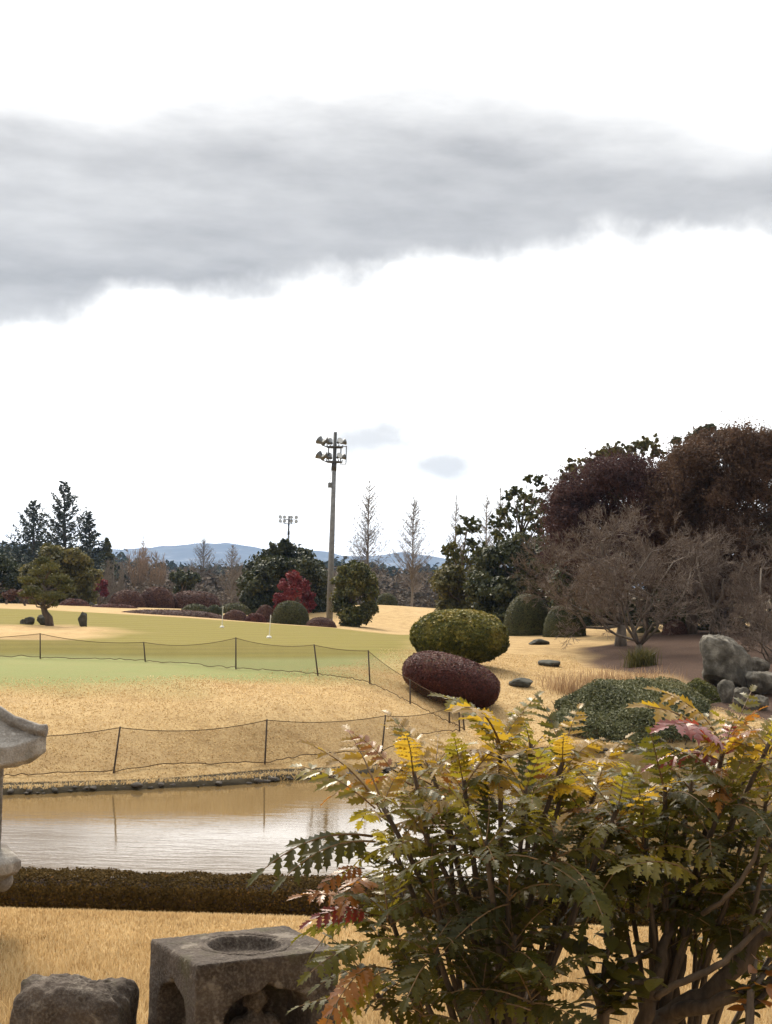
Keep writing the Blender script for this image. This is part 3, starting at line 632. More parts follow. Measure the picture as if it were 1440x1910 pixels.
for k, (nm, lb, a, b_, yt, yb, d, mt, lf, n, pw) in enumerate(SHR):
    clipped_shrub(nm, lb, 'shrub', a, b_, yt, yb, d, M[mt], M['core_maroon'] if 'azalea' in mt else M['core'], lf, n, 60 + k, lump=.04, depth=.8 if b_ - a < 100 else .35, power=pw, jit=.6)

# ------------------------------------------------------------------ trees, left to right
rng = np.random.default_rng(77)
conifer('cedar_tree', 'spreading dark conifer, left one of three on the skyline', 62, 934, 1090, 165, 130, 101, 'conifer_green', .45, 56, .46)
conifer('cedar_tree', 'tallest of three dark conifers on the left skyline', 119, 898, 1090, 160, 136, 102, 'conifer_green', .4, 60, .46)
conifer('cedar_tree', 'narrow spire shaped conifer, right one of three on the skyline', 166, 953, 1090, 165, 74, 103, 'conifer_green', -.15, 80, .40)
conifer('cedar_tree', 'small pale conifer right of the spire shaped one', 200, 1003, 1090, 190, 40, 104, 'pine_green', .1, 60, .5)
broad_tree('evergreen_tree', 'round olive evergreen behind the leaning garden pine', G(112, 1120, 98), W(112, 1040, 98)[2],
           fill_px(40, 180, 1018, 1140, 24, 44, 98, 2.0, rng), .26, 420, M['olive_leaf'], 111, trunk_r=.2)
broad_tree('evergreen_tree', 'dark evergreen half cut by the left edge of the picture', G(-10, 1125, 112), W(-10, 1050, 112)[2],
           fill_px(-90, 50, 1035, 1138, 24, 30, 112, 2.5, rng), .30, 380, M['dark_green'], 112, trunk_r=.2)
# leaning garden pine on the straw island
pb = G(93, 1164, 55); pm = W(84, 1143, 55); pt = W(78, 1085, 55)
root = empty('pine_tree', pb, 'leaning garden pine with flat needle pads among standing stones', 'tree'); mb = MB()
pipe(mb, [pb - (0, 0, .1), W(91, 1152, 55), pm, W(80, 1128, 55), W(86, 1105, 55), pt], [.17, .14, .12, .10, .08, .05], 8); ml = MB()
for px, py, r in [(70, 1066, 20), (95, 1058, 18), (115, 1078, 17), (52, 1082, 16), (60, 1100, 18), (92, 1084, 22), (122, 1098, 16), (80, 1112, 20), (104, 1112, 18), (48, 1108, 12), (66, 1122, 13), (96, 1126, 13), (80, 1046, 13), (128, 1086, 10)]:
    c = W(px, py, 55 + rng.uniform(-.7, .7)); r_ = r * 55 / F; pipe(mb, curved(W(83, min(1135, py + 22), 55), c - (0, 0, r_ * .3), (0, 0, -.05), 5, rng, .03), np.linspace(.05, .015, 5), 5)
    clump_crown(ml, c, (r_ * 1.1, r_ * 1.1, r_ * .55), 520, .10, rng, rng.uniform(.2, .7), 3.0, .2, 1.0, -.8)
mb.build('trunk', M['bark'], root, smooth=True); ml.build('crown', M['pine_green'], root)
# small flat topped tree at the far left
p0 = G(48, 1134, 84); root = empty('small_tree', p0, 'small dark flat topped tree at the far left rim of the green', 'tree'); mb = MB(); ml = MB()
pipe(mb, [p0 - (0, 0, .1), W(44, 1122, 84), W(32, 1112, 84)], [.07, .06, .03], 6); pipe(mb, [W(46, 1126, 84), W(49, 1114, 84)], [.045, .02], 5)
for px, py, r in [(14, 1109, 9), (26, 1106, 10), (40, 1107, 10), (50, 1111, 8), (20, 1116, 7)]: clump_crown(ml, W(px, py, 84), r * 84 / F * np.array([1.2, 1, .7]), 420, .12, rng, None, 1.6, .2, 1, -1)
mb.build('trunk', M['bark'], root); ml.build('crown', M['azalea_brown'], root)

def poplars(name, label, px, yt, yb, d, wpx, seed, mat, n=14):
    """upright bundle of leafless shoots"""
    rg = np.random.default_rng(seed); g = G(px, yb, d); top = W(px, yt, d); H = top[2] - g[2]; wr = wpx / 2 * d / F; root = empty(name, g, label, 'tree'); mb = MB(); S = Seg()
    pipe(mb, [g - (0, 0, .2), g + (0, 0, H * .45), (top[0], d, top[2])], [H * .014, H * .01, .02], 7)
    for k in range(n):
        a = rg.uniform(0, 6.28); f = rg.uniform(.08, .5); p = g + np.array([0, 0, H * f]); e = np.array([g[0] + math.cos(a) * wr * rg.uniform(.3, 1), d + math.sin(a) * wr, g[2] + H * rg.uniform(max(.55, f + .2), 1.0)])
        pts = curved(p, e, np.array([math.cos(a), math.sin(a), -.3]) * wr * .5, 6); pipe(mb, pts, np.linspace(.06, .015, 6) * H / 10, 4, cap=False)
        for q in pts[1:]:
            for _ in range(9): S.add(q, q + unit(rg.normal(0, .35, 3) + np.array([0, 0, 1])) * H * rg.uniform(.06, .16), .018 * H / 10, .008, rg.uniform(.2, 1))
    mb.build('trunk', M[mat[0]], root); mc = MB(); S.put(mc, 3); mc.build('crown', M[mat[1]], root); return root
poplars('poplar_tree', 'pale tan leafless poplar clump, left one above the russet mounds', 256, 1030, 1105, 150, 44, 121, ('bark_grey', 'twig_tan'), 26)
poplars('poplar_tree', 'pale tan leafless poplar clump, right one above the russet mounds', 292, 1036, 1105, 148, 40, 122, ('bark_grey', 'twig_tan'), 26)
redwood('redwood_tree', 'thin leafless spire above the pale poplars against the mountains', 265, 998, 1100, 230, 22, 123, 'twig_tan')
redwood('redwood_tree', 'faint leafless tree against the mountains left of the big evergreen', 378, 1003, 1100, 200, 46, 124, 'twig_grey')
redwood('birch_tree', 'slim pale trunked leafless tree above the low olive dome', 431, 1016, 1128, 120, 40, 125, 'twig_grey')
poplars('bare_tree', 'rounded grey leafless tree behind the wide mauve mound', 345, 1058, 1112, 140, 60, 126, ('bark_grey', 'twig_grey'), 30)
poplars('bare_tree', 'rounded grey leafless tree right of the olive evergreen', 212, 1052, 1118, 130, 56, 127, ('bark_grey', 'twig_grey'), 30)
broad_tree('evergreen_tree', 'small dark evergreen behind the mauve mound', G(340, 1105, 118), W(340, 1075, 118)[2], fill_px(318, 372, 1062, 1112, 15, 10, 118, 1.2, rng), .26, 330, M['dark_green'], 128, trunk_r=.12)
broad_tree('maple_tree', 'dull red maple far behind the olive evergreen', G(186, 1122, 120), W(186, 1100, 120)[2], fill_px(172, 202, 1080, 1120, 9, 7, 120, .6, rng), .2, 220, M['red_leaf'], 129, trunk_r=.1)
# big dark evergreen, red maple, camphor
broad_tree('evergreen_tree', 'big dense dark evergreen behind the red maple', G(535, 1160, 92), W(535, 1040, 92)[2],
           fill_px(450, 612, 1035, 1190, 28, 80, 92, 2.4, rng, 2.6) + clumps_px([(520, 1024, 19), (545, 1028, 20), (500, 1040, 18), (532, 1016, 11), (568, 1040, 20), (488, 1060, 20), (590, 1060, 17), (580, 1052, 16), (470, 1100, 18)], 92, .8, rng), .21, 520, M['dark_green'], 131, trunk_r=.3)
rb = G(552, 1152, 79)
broad_tree('maple_tree', 'crimson red maple between the big evergreen and the green dome', rb, W(550, 1085, 79)[2],
           clumps_px([(548, 1076, 15), (530, 1092, 15), (565, 1092, 15), (548, 1102, 20), (522, 1116, 14), (574, 1112, 15), (540, 1126, 18), (564, 1130, 18), (520, 1134, 11), (580, 1128, 10)], 79, .7, rng), .13, 430, M['red_leaf'], 132, trunk_r=.12)
broad_tree('camphor_tree', 'dense green broadleaf tree right of the tall lamp pole', G(655, 1166, 80), W(660, 1070, 80)[2],
           fill_px(624, 700, 1050, 1174, 18, 50, 80, 1.1, rng, 2.6) + clumps_px([(660, 1054, 10), (676, 1060, 12), (690, 1082, 12), (640, 1080, 12)], 80, .4, rng), .16, 420, M['mid_green'], 133, trunk_r=.16)
redwood('redwood_tree', 'tall leafless redwood spire right of the lamp pole', 684, 890, 1120, 130, 56, 141, 'twig_grey', 'leafless redwood spires')
redwood('redwood_tree', 'leafless redwood spire standing behind the straw mound', 768, 925, 1130, 118, 56, 142, 'twig_grey', 'leafless redwood spires')
redwood('redwood_tree', 'thin leafless redwood at the left side of the loose evergreens', 848, 920, 1110, 120, 34, 143, 'twig_grey', 'leafless redwood spires')
redwood('redwood_tree', 'faint leafless redwood rising through the loose evergreens, left one', 905, 914, 1110, 110, 40, 144, 'twig_grey', 'leafless redwood spires')
redwood('redwood_tree', 'faint leafless redwood rising through the loose evergreens, right one', 930, 904, 1110, 112, 36, 145, 'twig_grey', 'leafless redwood spires')
# loose evergreens and the dark thicket
broad_tree('evergreen_tree', 'loose small leaved evergreen above the round yew', G(868, 1150, 78), W(868, 990, 78)[2],
           clumps_px([(872, 972, 15), (885, 985, 14), (858, 990, 11), (840, 1022, 13), (850, 1036, 15), (832, 1026, 9), (878, 1012, 14), (892, 1030, 18), (870, 1050, 18), (900, 1060, 20), (855, 1070, 16), (838, 1050, 8)], 78, 1.2, rng), .15, 260, M['mid_green'], 151, trunk_r=.13, shell=.2, loose=True)
broad_tree('evergreen_tree', 'tall airy evergreen with sky showing between its branches', G(975, 1160, 74), W(980, 930, 74)[2],
           clumps_px([(985, 892, 8), (1005, 897, 11), (1014, 912, 10), (960, 918, 12), (948, 926, 9), (978, 925, 14), (1000, 935, 16), (965, 948, 16), (938, 955, 10), (985, 962, 18), (1015, 950, 14), (950, 980, 18), (1005, 985, 20), (975, 1002, 22), (930, 1000, 14), (1020, 1020, 22), (950, 1030, 24), (915, 1035, 20), (990, 1030, 26), (1040, 985, 22), (1035, 1050, 24), (925, 975, 12), (1000, 960, 18)], 74, 1.4, rng), .15, 270, M['mid_green'], 152, trunk_r=.15, shell=.2, loose=True)
broad_tree('evergreen_tree', 'dense dark thicket tree above the two clipped domes', G(960, 1165, 68), W(960, 1060, 68)[2],
           fill_px(880, 1085, 1000, 1195, 32, 66, 68, 2.0, rng, 2.6), .18, 520, M['dark_green'], 153, trunk_r=.2)
broad_tree('evergreen_tree', 'olive brown bushy tree left of the dark thicket', G(862, 1155, 72), W(862, 1100, 72)[2],
           fill_px(812, 920, 1050, 1170, 24, 30, 72, 1.4, rng, 2.8), .16, 420, M['olive_leaf'], 154, trunk_r=.14)
broad_tree('evergreen_tree', 'pale green broadleaf tree topping the purple maple', G(1140, 1170, 72), W(1130, 900, 72)[2],
           clumps_px([(1060, 890, 15), (1052, 912, 12), (1072, 870, 14), (1090, 880, 18), (1105, 862, 15), (1120, 850, 15), (1138, 850, 17), (1150, 838, 14), (1165, 850, 17), (1180, 838, 15), (1198, 832, 15), (1212, 825, 13), (1222, 842, 15), (1130, 880, 26), (1175, 880, 28), (1095, 915, 24), (1065, 935, 18), (1140, 920, 34)], 72, 1.2, rng), .17, 300, M['olive_leaf'], 155, trunk_r=.22, shell=.25, loose=True)
broad_tree('evergreen_tree', 'dark green tree crown topping the brown maple', G(1330, 1170, 62), W(1320, 850, 62)[2],
           clumps_px([(1308, 806, 14), (1325, 800, 12), (1345, 812, 12), (1358, 808, 10), (1372, 822, 11), (1290, 818, 12), (1262, 822, 9), (1330, 840, 28), (1290, 860, 28), (1375, 860, 24), (1400, 850, 8)], 62, .8, rng), .14, 330, M['dark_green'], 156, trunk_r=.22)
broad_tree('evergreen_tree', 'dark evergreen at the right edge behind the brown maple', G(1440, 1170, 60), W(1440, 900, 60)[2],
           clumps_px([(1428, 862, 13), (1420, 880, 14), (1445, 880, 18), (1430, 920, 26), (1470, 900, 30), (1460, 960, 40), (1400, 930, 36), (1370, 970, 36), (1410, 1000, 40), (1440, 1020, 40), (1350, 920, 30)], 60, .8, rng), .14, 330, M['dark_green'], 157, trunk_r=.2)
broad_tree('evergreen_tree', 'dark shaded undergrowth tree behind the boulders', G(1400, 1185, 56), W(1400, 1050, 56)[2],
           fill_px(1220, 1580, 980, 1185, 38, 60, 56, 1.8, rng, 3), .14, 480, M['dark_green'], 158, trunk_r=.2)
broad_tree('evergreen_tree', 'dark shaded undergrowth tree behind the leafless maples', G(1130, 1185, 60), W(1130, 1060, 60)[2],
           fill_px(1030, 1270, 1000, 1190, 34, 52, 60, 1.8, rng, 3), .15, 460, M['dark_green'], 159, trunk_r=.2)
# maples still carrying brown leaves
broad_tree('maple_tree', 'large rounded maple full of dry brown leaves at the right', G(1345, 1195, 50), W(1345, 900, 50)[2],
           fill_px(1205, 1560, 800, 1120, 30, 270, 50, 2.8, rng, 2.2) + clumps_px([(1312, 820, 22), (1350, 830, 26), (1275, 850, 24), (1395, 858, 18), (1402, 845, 9)], 50, .5, rng), .105, 330, M['maple_brown'], 161, trunk_r=.11, soft=True, aspect=2.6)
broad_tree('maple_tree', 'rounded maple with dry purple brown leaves left of the brown one', G(1205, 1195, 52), W(1190, 950, 52)[2],
           fill_px(1020, 1310, 855, 1090, 29, 200, 52, 2.4, rng, 2.1) + clumps_px([(1085, 930, 24), (1060, 975, 22), (1120, 900, 22), (1040, 1010, 18), (1020, 1040, 16)], 52, .6, rng), .105, 330, M['maple_purple'], 162, trunk_r=.10, soft=True, aspect=2.6)
# leafless maples in front
def maple_limbs(base, d, tips, r):
    return [(np.asarray(base, float) + np.array([0, 0, .25]), W(px, py, d + dd_), r) for px, py, dd_ in tips]
b1 = G(1158, 1205, 44.5)
bare_tree('maple_tree', 'leafless spreading maple with pale trunk on the mulch, left one', b1, maple_limbs(b1 + np.array([0, 0, .35]), 44.5, [(1040, 1060, -.5), (1085, 1030, .8), (1120, 1010, -.6), (1020, 1090, .5), (1160, 1030, .2), (1060, 1100, -1), (1100, 1085, 1), (1190, 1060, .4)], .052),
          (M['bark_mid'], M['twig_brown']), 171, 3, 3, .5, .10, .66, trunk=([b1 - (0, 0, .2), b1 + (0, 0, .2), b1 + (.03, 0, .6)], [.22, .17, .12]), minr=.0045)
b2 = G(1192, 1228, 41.5)
bare_tree('maple_tree', 'leafless many stemmed maple in front of the purple one', b2, maple_limbs(b2, 41.5, [(1120, 1060, -.4), (1165, 1030, .6), (1215, 1030, -.6), (1255, 1050, .4), (1090, 1110, .6), (1240, 1100, -.8), (1290, 1060, .2), (1180, 1090, -1)], .042),
          (M['bark_mid'], M['twig_brown']), 172, 3, 3, .5, .10, .66, trunk=([b2 - (0, 0, .2), b2 + (0, 0, .3)], [.13, .08]), minr=.0045)
b3 = G(1335, 1196, 46.5)
bare_tree('maple_tree', 'leafless maple with a cluster of slim upright trunks behind the boulder', b3, [(b3 + np.array([dx, 0, -.1]), W(px, py, 46.5 + q), .055) for dx, px, py, q in ((-.15, 1316, 1085, 0), (-.05, 1330, 1075, .3), (.08, 1350, 1080, -.2), (.18, 1362, 1078, .2), (.1, 1300, 1040, -.4), (.2, 1385, 1050, .4))],
          (M['bark_mid'], M['twig_brown']), 173, 3, 3, .5, .12, .7, minr=.0045)
b4 = G(1450, 1190, 41)
bare_tree('maple_tree', 'leafless maple reaching in from the right edge above the boulders', b4, maple_limbs(b4, 41, [(1400, 1090, 0), (1420, 1060, .4), (1390, 1140, -.4), (1450, 1050, .3), (1380, 1120, .3)], .045),
          (M['bark_mid'], M['twig_brown']), 174, 3, 3, .5, .10, .66, minr=.0045)
b5 = G(1440, 1250, 37)
bare_tree('maple_tree', 'low leafless shrubby maple beside the boulders at the right edge', b5, maple_limbs(b5, 37, [(1375, 1165, 0), (1400, 1150, .3), (1430, 1150, -.3), (1395, 1190, -.5), (1460, 1160, 0)], .025),
          (M['bark_mid'], M['twig_brown']), 175, 3, 3, .5, .05, .66, minr=.004)
tb = G(1290, 1170, 50); mb = MB(); root = empty('tree_trunk', tb, 'thick dark tree trunk left of the slim maple stems', 'tree')
pipe(mb, [tb - (0, 0, .2), tb + (0, 0, .9), W(1288, 1040, 50), W(1280, 980, 50)], [.22, .18, .15, .10], 9); mb.build('trunk', M['bark'], root, smooth=True)
ml = MB()
for px, py, r in [(1275, 985, 26), (1300, 1000, 24), (1255, 1015, 22), (1290, 1030, 22)]: clump_crown(ml, W(px, py, 50), r * 50 / F * np.ones(3), 420, .12, rng, None, 2.2, .2, 1, -1)
ml.build('crown', M['maple_brown'], root)

# ------------------------------------------------------------------ stones
M['stone'] = plain('boulder_stone', (.042, .036, .028), (.115, .103, .084), 4, .9, .2, 1.0, .10, 10, c3=(.29, .265, .22))
M['stone_dark'] = plain('garden_stone', (.05, .043, .036), (.115, .10, .085), 8, .9, .2, .9, .02, 10, c3=(.20, .18, .15))
M['slab'] = plain('slab_stone', (.045, .045, .035), (.09, .085, .07), 6, .9, .2, .6, .02)
def rock_mesh(name, mat, seed, rad, sharp=.5, seg=44, rings=30, sq=3.0, fine=.10, cuts=13):
    V, T, Q = sphere_mesh(seg, rings); D = V / (np.abs(V) ** sq).sum(1, keepdims=True) ** (1 / sq)
    rg = np.random.default_rng(seed)
    for _ in range(cuts):                                     # flat broken faces
        n = unit(rg.normal(0, 1, 3)); h = rg.uniform(.66, .95); k = D @ n - h; D = D - np.where(k > 0, k, 0)[:, None] * n * .9
    D = D * (1 + sharp * .35 * fbm(D, 1.6, seed)[:, None] + fine * fbm(D, 6, seed + 3)[:, None]) * np.asarray(rad)
    mb = MB(); mb.add(D, T); mb.f[4].append(Q); mb.m[4].append(np.zeros(len(Q))); return mb.mesh(name, mat, True)
def rock(name, label, px0, px1, yt, yb, d, seed, mat='stone', depth=.7, cat='boulder', group=None, sq=3.0, rot=0.0, kind=None):
    a = W((px0 + px1) / 2, yb, d); tz = W((px0 + px1) / 2, yt, d)[2]; rx = (px1 - px0) / 2 * d / F; g0 = min(a[2], gz1(a[0], d)) - .05; rz = (tz - g0) / 2
    o = bpy.data.objects.new(name, rock_mesh(name, M[mat], seed, (rx, rx * depth, rz), sq=sq)); COL.objects.link(o); o.location = (a[0], d + rx * depth * .6, g0 + rz); o.rotation_euler = (0, rot, 0)
    return tag(o, label, cat, group, kind)
rock('boulder', 'big upright grey boulder below the slim maple trunks', 1313, 1404, 1182, 1290, 35, 3, depth=.8, sq=6)
rock('boulder', 'grey boulder leaning against the big upright one, at the right edge', 1392, 1462, 1248, 1300, 34.5, 8, depth=.8)
rock('boulder', 'small pale stone in front of the big upright boulder', 1366, 1398, 1283, 1318, 33, 5)
rock('boulder', 'small stone at the right edge below the leaning boulder', 1398, 1436, 1294, 1322, 33, 6)
rock('boulder', 'small stone tucked between the big boulder and the green shrub', 1340, 1372, 1270, 1296, 33.5, 12)
rock('boulder', 'flat stone on the mulch behind the leaning boulder', 1396, 1440, 1226, 1252, 37, 14)
rock('standing_stone', 'upright dark stone slab on the straw island right of the pine', 143, 161, 1142, 1168, 55, 7, 'slab', .5, 'stone', sq=6)
rock('garden_stone', 'pointed grey stone just left of the pine trunk', 67, 93, 1147, 1168, 55.5, 9, 'slab', .7, 'stone')
rock('garden_stone', 'rounded low grey stone left of the pointed one', 44, 64, 1151, 1167, 55.5, 10, 'slab', .8, 'stone')
rock('garden_stone', 'lowest grey stone at the left end of the pine stones', 36, 50, 1155, 1167, 55.8, 15, 'slab', .8, 'stone')
rock('garden_stone', 'dark square stone beside the pale sand far behind the pine', 163, 180, 1124, 1138, 95, 13, 'slab', .8, 'stone', sq=6)
for lb, px0, px1, py, d, sd in [('stepping stone farthest up the straw slope', 986, 1025, 1201, 46, 31), ('middle stepping stone on the straw slope', 1005, 1048, 1240, 38.7, 32), ('nearest stepping stone, just right of the maroon egg', 946, 996, 1278, 33.6, 33)]:
    a = G((px0 + px1) / 2, py, d); rx = (px1 - px0) / 2 * d / F
    o = bpy.data.objects.new('stepping_stone', rock_mesh('stepping_stone', M['slab'], sd, (rx, rx * .85, .11), .2)); COL.objects.link(o); o.location = a + np.array([0, 0, .06]); o.rotation_euler = (R(-2), R(3), .3); tag(o, 'flat dark ' + lb, 'stepping stone', 'stepping stones')
# stones lining the far bank of the pond
root = empty('pond_edging', (SHORE[4][0], SHORE[4][1], ZW), 'row of small dark stones lining the far waterline', 'stone edging')
rg = np.random.default_rng(91); sm_ = [rock_mesh('edging_stone', M['stone_dark'] if k % 4 else M['stone'], 200 + k, (1, .8, .62), .5, 10, 7) for k in range(7)]
path = np.array([(-10, 20.6)] + SHORE); cum = np.concatenate([[0], np.cumsum(np.hypot(*np.diff(path, axis=0).T))]); q = 1.0
while q < cum[-1]:
    x = np.interp(q, cum, path[:, 0]); y = np.interp(q, cum, path[:, 1]); s_ = .025 + .06 * rg.uniform() ** 2
    if rg.uniform() < .62 and abs(x) < .3 * y:
        o = bpy.data.objects.new('stone', sm_[int(rg.integers(7))]); COL.objects.link(o); o.parent = root
        p = Vector((x + rg.normal(0, .03), y + .02 + rg.normal(0, .06), ZW + s_ * .3 + rg.uniform(0, .05))) - root.location
        o.matrix_basis = Matrix.Translation(p) @ Euler((0, 0, rg.uniform(0, 6.28))).to_matrix().to_4x4() @ Matrix.Diagonal((s_ * 1.2, s_, s_ * .9, 1))
    q += s_ * rg.uniform(1.5, 2.6)

# ------------------------------------------------------------------ low planting on the right bank
def mound_plant(name, label, pix, d_of, mat, n, leaf, hmax, seed, cat='shrub', up_=1.0):
    """creeping shrub covering a patch of the bank"""
    rg = np.random.default_rng(seed); poly = np.array([W(px, py, d)[:2] for px, py, d in pix]); lo, hi = poly.min(0), poly.max(0)
    P = rg.uniform(lo, hi, (n * 3, 2)); sd = poly_sd(P[:, 0], P[:, 1], poly); k = sd < 0; P = P[k][:n]; sd = sd[k][:n]
    P3 = np.stack([P[:, 0], P[:, 1], 0 * sd], 1); h = hmax * np.clip((-sd + .35 * fbm(P3, 1.2, seed + 9)) / .9, 0, 1) ** .7 * (.7 + .5 * fbm(P3, .9, seed)); z = gz(P[:, 0], P[:, 1]); c = poly.mean(0)
    root = empty(name, (c[0], c[1], gz1(*c)), label, cat); mb = MB()
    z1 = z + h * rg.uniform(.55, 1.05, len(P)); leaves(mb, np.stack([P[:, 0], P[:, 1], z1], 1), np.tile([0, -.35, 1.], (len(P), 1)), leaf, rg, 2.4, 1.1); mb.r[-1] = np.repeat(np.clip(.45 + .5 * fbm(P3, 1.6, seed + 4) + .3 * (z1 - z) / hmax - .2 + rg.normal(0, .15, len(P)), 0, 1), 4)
    mb.build('foliage', M[mat], root); S = Seg()
    for k in rg.integers(0, len(P), 260): S.add((P[k, 0], P[k, 1], z[k] - .03), (P[k, 0] + rg.normal(0, .12), P[k, 1] + rg.normal(0, .12), z[k] + h[k] * .8), .012, .005)
    mb = MB(); S.put(mb, 4); tag(mb.build('stems', M['bark'], root), kind='stuff'); return root
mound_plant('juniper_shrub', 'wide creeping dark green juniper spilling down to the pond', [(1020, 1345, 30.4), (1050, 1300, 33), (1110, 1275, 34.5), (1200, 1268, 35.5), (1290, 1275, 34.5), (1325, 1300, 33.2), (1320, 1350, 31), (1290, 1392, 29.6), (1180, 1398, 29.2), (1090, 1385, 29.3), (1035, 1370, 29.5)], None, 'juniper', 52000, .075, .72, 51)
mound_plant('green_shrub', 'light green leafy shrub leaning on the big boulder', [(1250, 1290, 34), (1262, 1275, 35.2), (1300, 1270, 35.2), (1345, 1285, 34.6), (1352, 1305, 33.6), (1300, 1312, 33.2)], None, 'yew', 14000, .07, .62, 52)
M['dry_grass'] = foliage('dry_grass', [(0, (.22, .13, .07)), (.5, (.40, .26, .14)), (1, (.58, .42, .25))], .3, .8)
def blades(mb, P, H, wdt, rng, lean=.35, rnd=None):
    n = len(P); a = rng.uniform(0, 6.283, n); sx = np.stack([np.cos(a), np.sin(a), 0 * a], 1) * (wdt * .5 if np.ndim(wdt) == 0 else wdt[:, None] * .5)
    b = rng.uniform(0, 6.283, n); L = np.stack([np.cos(b), np.sin(b), 0 * b], 1) * (np.abs(rng.normal(0, lean, n)) * H)[:, None]; Z = np.array([0, 0, 1.]) * H[:, None]
    V = np.stack([P - sx, P + sx, P + sx * .8 + L * .3 + Z * .55, P - sx * .8 + L * .3 + Z * .55, P + L + Z * .97], 1); k = np.arange(n)[:, None] * 5
    rr = np.repeat(rng.uniform(0, 1, n) if rnd is None else rnd, 5); base = mb.n
    mb.add(V.reshape(-1, 3), np.concatenate([k, k + 1, k + 2, k + 3], 1), rr); mb.f[3].append(np.concatenate([k + 3, k + 2, k + 4], 1) + base); mb.m[3].append(np.zeros(n))
def dry_clump(label, spots, d, H, n, seed, spread):
    rg = np.random.default_rng(seed); g0 = G(*spots[0], d); root = empty('dry_grass_clump', g0, label, 'grass'); mb = MB()
    for px, py in spots:
        g1 = G(px, py, d); P = g1 + rg.normal(0, spread, (n, 3)) * np.array([1, .7, 0]); P[:, 2] = gz(P[:, 0], P[:, 1]); blades(mb, P, H * rg.uniform(.4, 1.1, n), .012, rg, .45)
    tag(mb.build('blades', M['dry_grass'], root), kind='stuff')
dry_clump('dry tan ornamental grass at the left end of the juniper', [(1062, 1290), (1080, 1282), (1100, 1275)], 33.8, .5, 190, 53, .35)
dry_clump('dry tan ornamental grass behind the middle of the juniper', [(1130, 1268), (1155, 1264), (1180, 1262), (1200, 1260)], 35.8, .40, 170, 54, .45)
rgb = np.random.default_rng(55); g0 = G(1196, 1252, 38.5); root = empty('bamboo_grass', g0, 'small pale green bamboo tuft at the foot of the many stemmed maple', 'plant'); mb = MB()
P = g0 + rgb.normal(0, .16, (500, 3)) * np.array([1, .8, 0]); P[:, 2] = gz(P[:, 0], P[:, 1]); blades(mb, P, .5 * rgb.uniform(.4, 1.1, 500), .02, rgb, .5); tag(mb.build('blades', M['olive_leaf'], root), kind='stuff')

# ------------------------------------------------------------------ net fences
M['post'] = plain('fence_post', (.035, .022, .014), (.075, .05, .032), 30, .7, .3, .2)
M['rope'] = plain('rope', (.085, .06, .035), (.15, .105, .06), 60, .9, .1, 0)
m, t, o = new_mat('net'); b = bsdf(t, .9, .1); b.inputs['Base Color'].default_value = (.10, .065, .035, 1); tr = t.nodes.new('ShaderNodeBsdfTransparent'); ms = t.nodes.new('ShaderNodeMixShader')
n_ = noise(t, 3, 3, .5, 'World'); t.links.new(mth(t, 'ADD', .17, mth(t, 'MULTIPLY', n_, .12)), ms.inputs[0]); t.links.new(tr.outputs[0], ms.inputs[1]); t.links.new(b.outputs[0], ms.inputs[2]); t.links.new(ms.outputs[0], o.inputs[0]); M['net'] = m
def net_fence(label, posts, seed, rr=.014):
    """posts: (base column, base row, top column, top row, metres ahead)"""
    rg = np.random.default_rng(seed); bs = [G(a, b_, d) for a, b_, c_, e_, d in posts]; ts = []
    for (a, b_, c_, e_, d), p in zip(posts, bs): w_ = W(c_, e_, d); ts.append(w_)
    root = empty('net_fence', bs[1], label, 'fence', 'low net fences round the green')
    top = []; bot = []
    for k, (p, q) in enumerate(zip(bs, ts)):
        mb = MB(); pipe(mb, [p - (0, 0, .2), p, q + (q - p) * .02], [rr, rr, rr * .85], 7); mb.build('post', M['post'], root, smooth=True)
    for k in range(len(bs) - 1):
        n = 22; f = np.linspace(0, 1, n)[:, None]; L = np.linalg.norm(bs[k + 1] - bs[k]); sag = .13 * min(1.0, L / 4) * rg.uniform(.8, 1.2)
        e = ts[k] * (1 - f) + ts[k + 1] * f; e[:, 2] -= sag * 4 * (f * (1 - f))[:, 0]
        g_ = bs[k] * (1 - f) + bs[k + 1] * f; g_[:, 2] = gz(g_[:, 0], g_[:, 1]) + .03 + .012 * rg.normal(0, 1, n); e[:, 2] = np.maximum(e[:, 2], g_[:, 2] + .05)
        top.append(e); bot.append(g_)
    T_ = np.concatenate(top); B_ = np.concatenate(bot)
    mb = MB(); pipe(mb, T_[np.concatenate([[True], np.linalg.norm(np.diff(T_, axis=0), axis=1) > 1e-4])], .0065, 5); mb.build('top_rope', M['rope'], root)
    mb = MB(); pipe(mb, B_[np.concatenate([[True], np.linalg.norm(np.diff(B_, axis=0), axis=1) > 1e-4])], .008, 5); mb.build('bottom_rope', M['rope'], root)
    mb = MB(); n = len(T_); k = np.arange(n - 1)[:, None]; mb.add(np.concatenate([B_, T_]), np.concatenate([k, k + 1, k + n + 1, k + n], 1)); mb.build('net', M['net'], root)
net_fence('low brown net fence running along the far bank just above the water', [(-330, 1455, -326, 1375, 21.6), (-70, 1450, -66, 1370, 22.2), (212, 1441, 224, 1357, 23), (494, 1425, 498, 1343, 24.6), (712, 1408, 719, 1335, 26), (857, 1372, 856, 1312, 28.1)], 61, .015)
net_fence('low net fence crossing the green behind the straw bank', [(-300, 1227, -300, 1178, 34), (75, 1230, 75, 1182, 34), (271, 1236, 268, 1198, 33.7), (440, 1248, 440, 1190, 32), (593, 1260, 586, 1203, 30.6), (690, 1275, 687, 1214, 30), (765, 1313, 765, 1268, 29.2), (838, 1350, 838, 1304, 28.7), (866, 1365, 862, 1316, 28.4)], 62, .016)

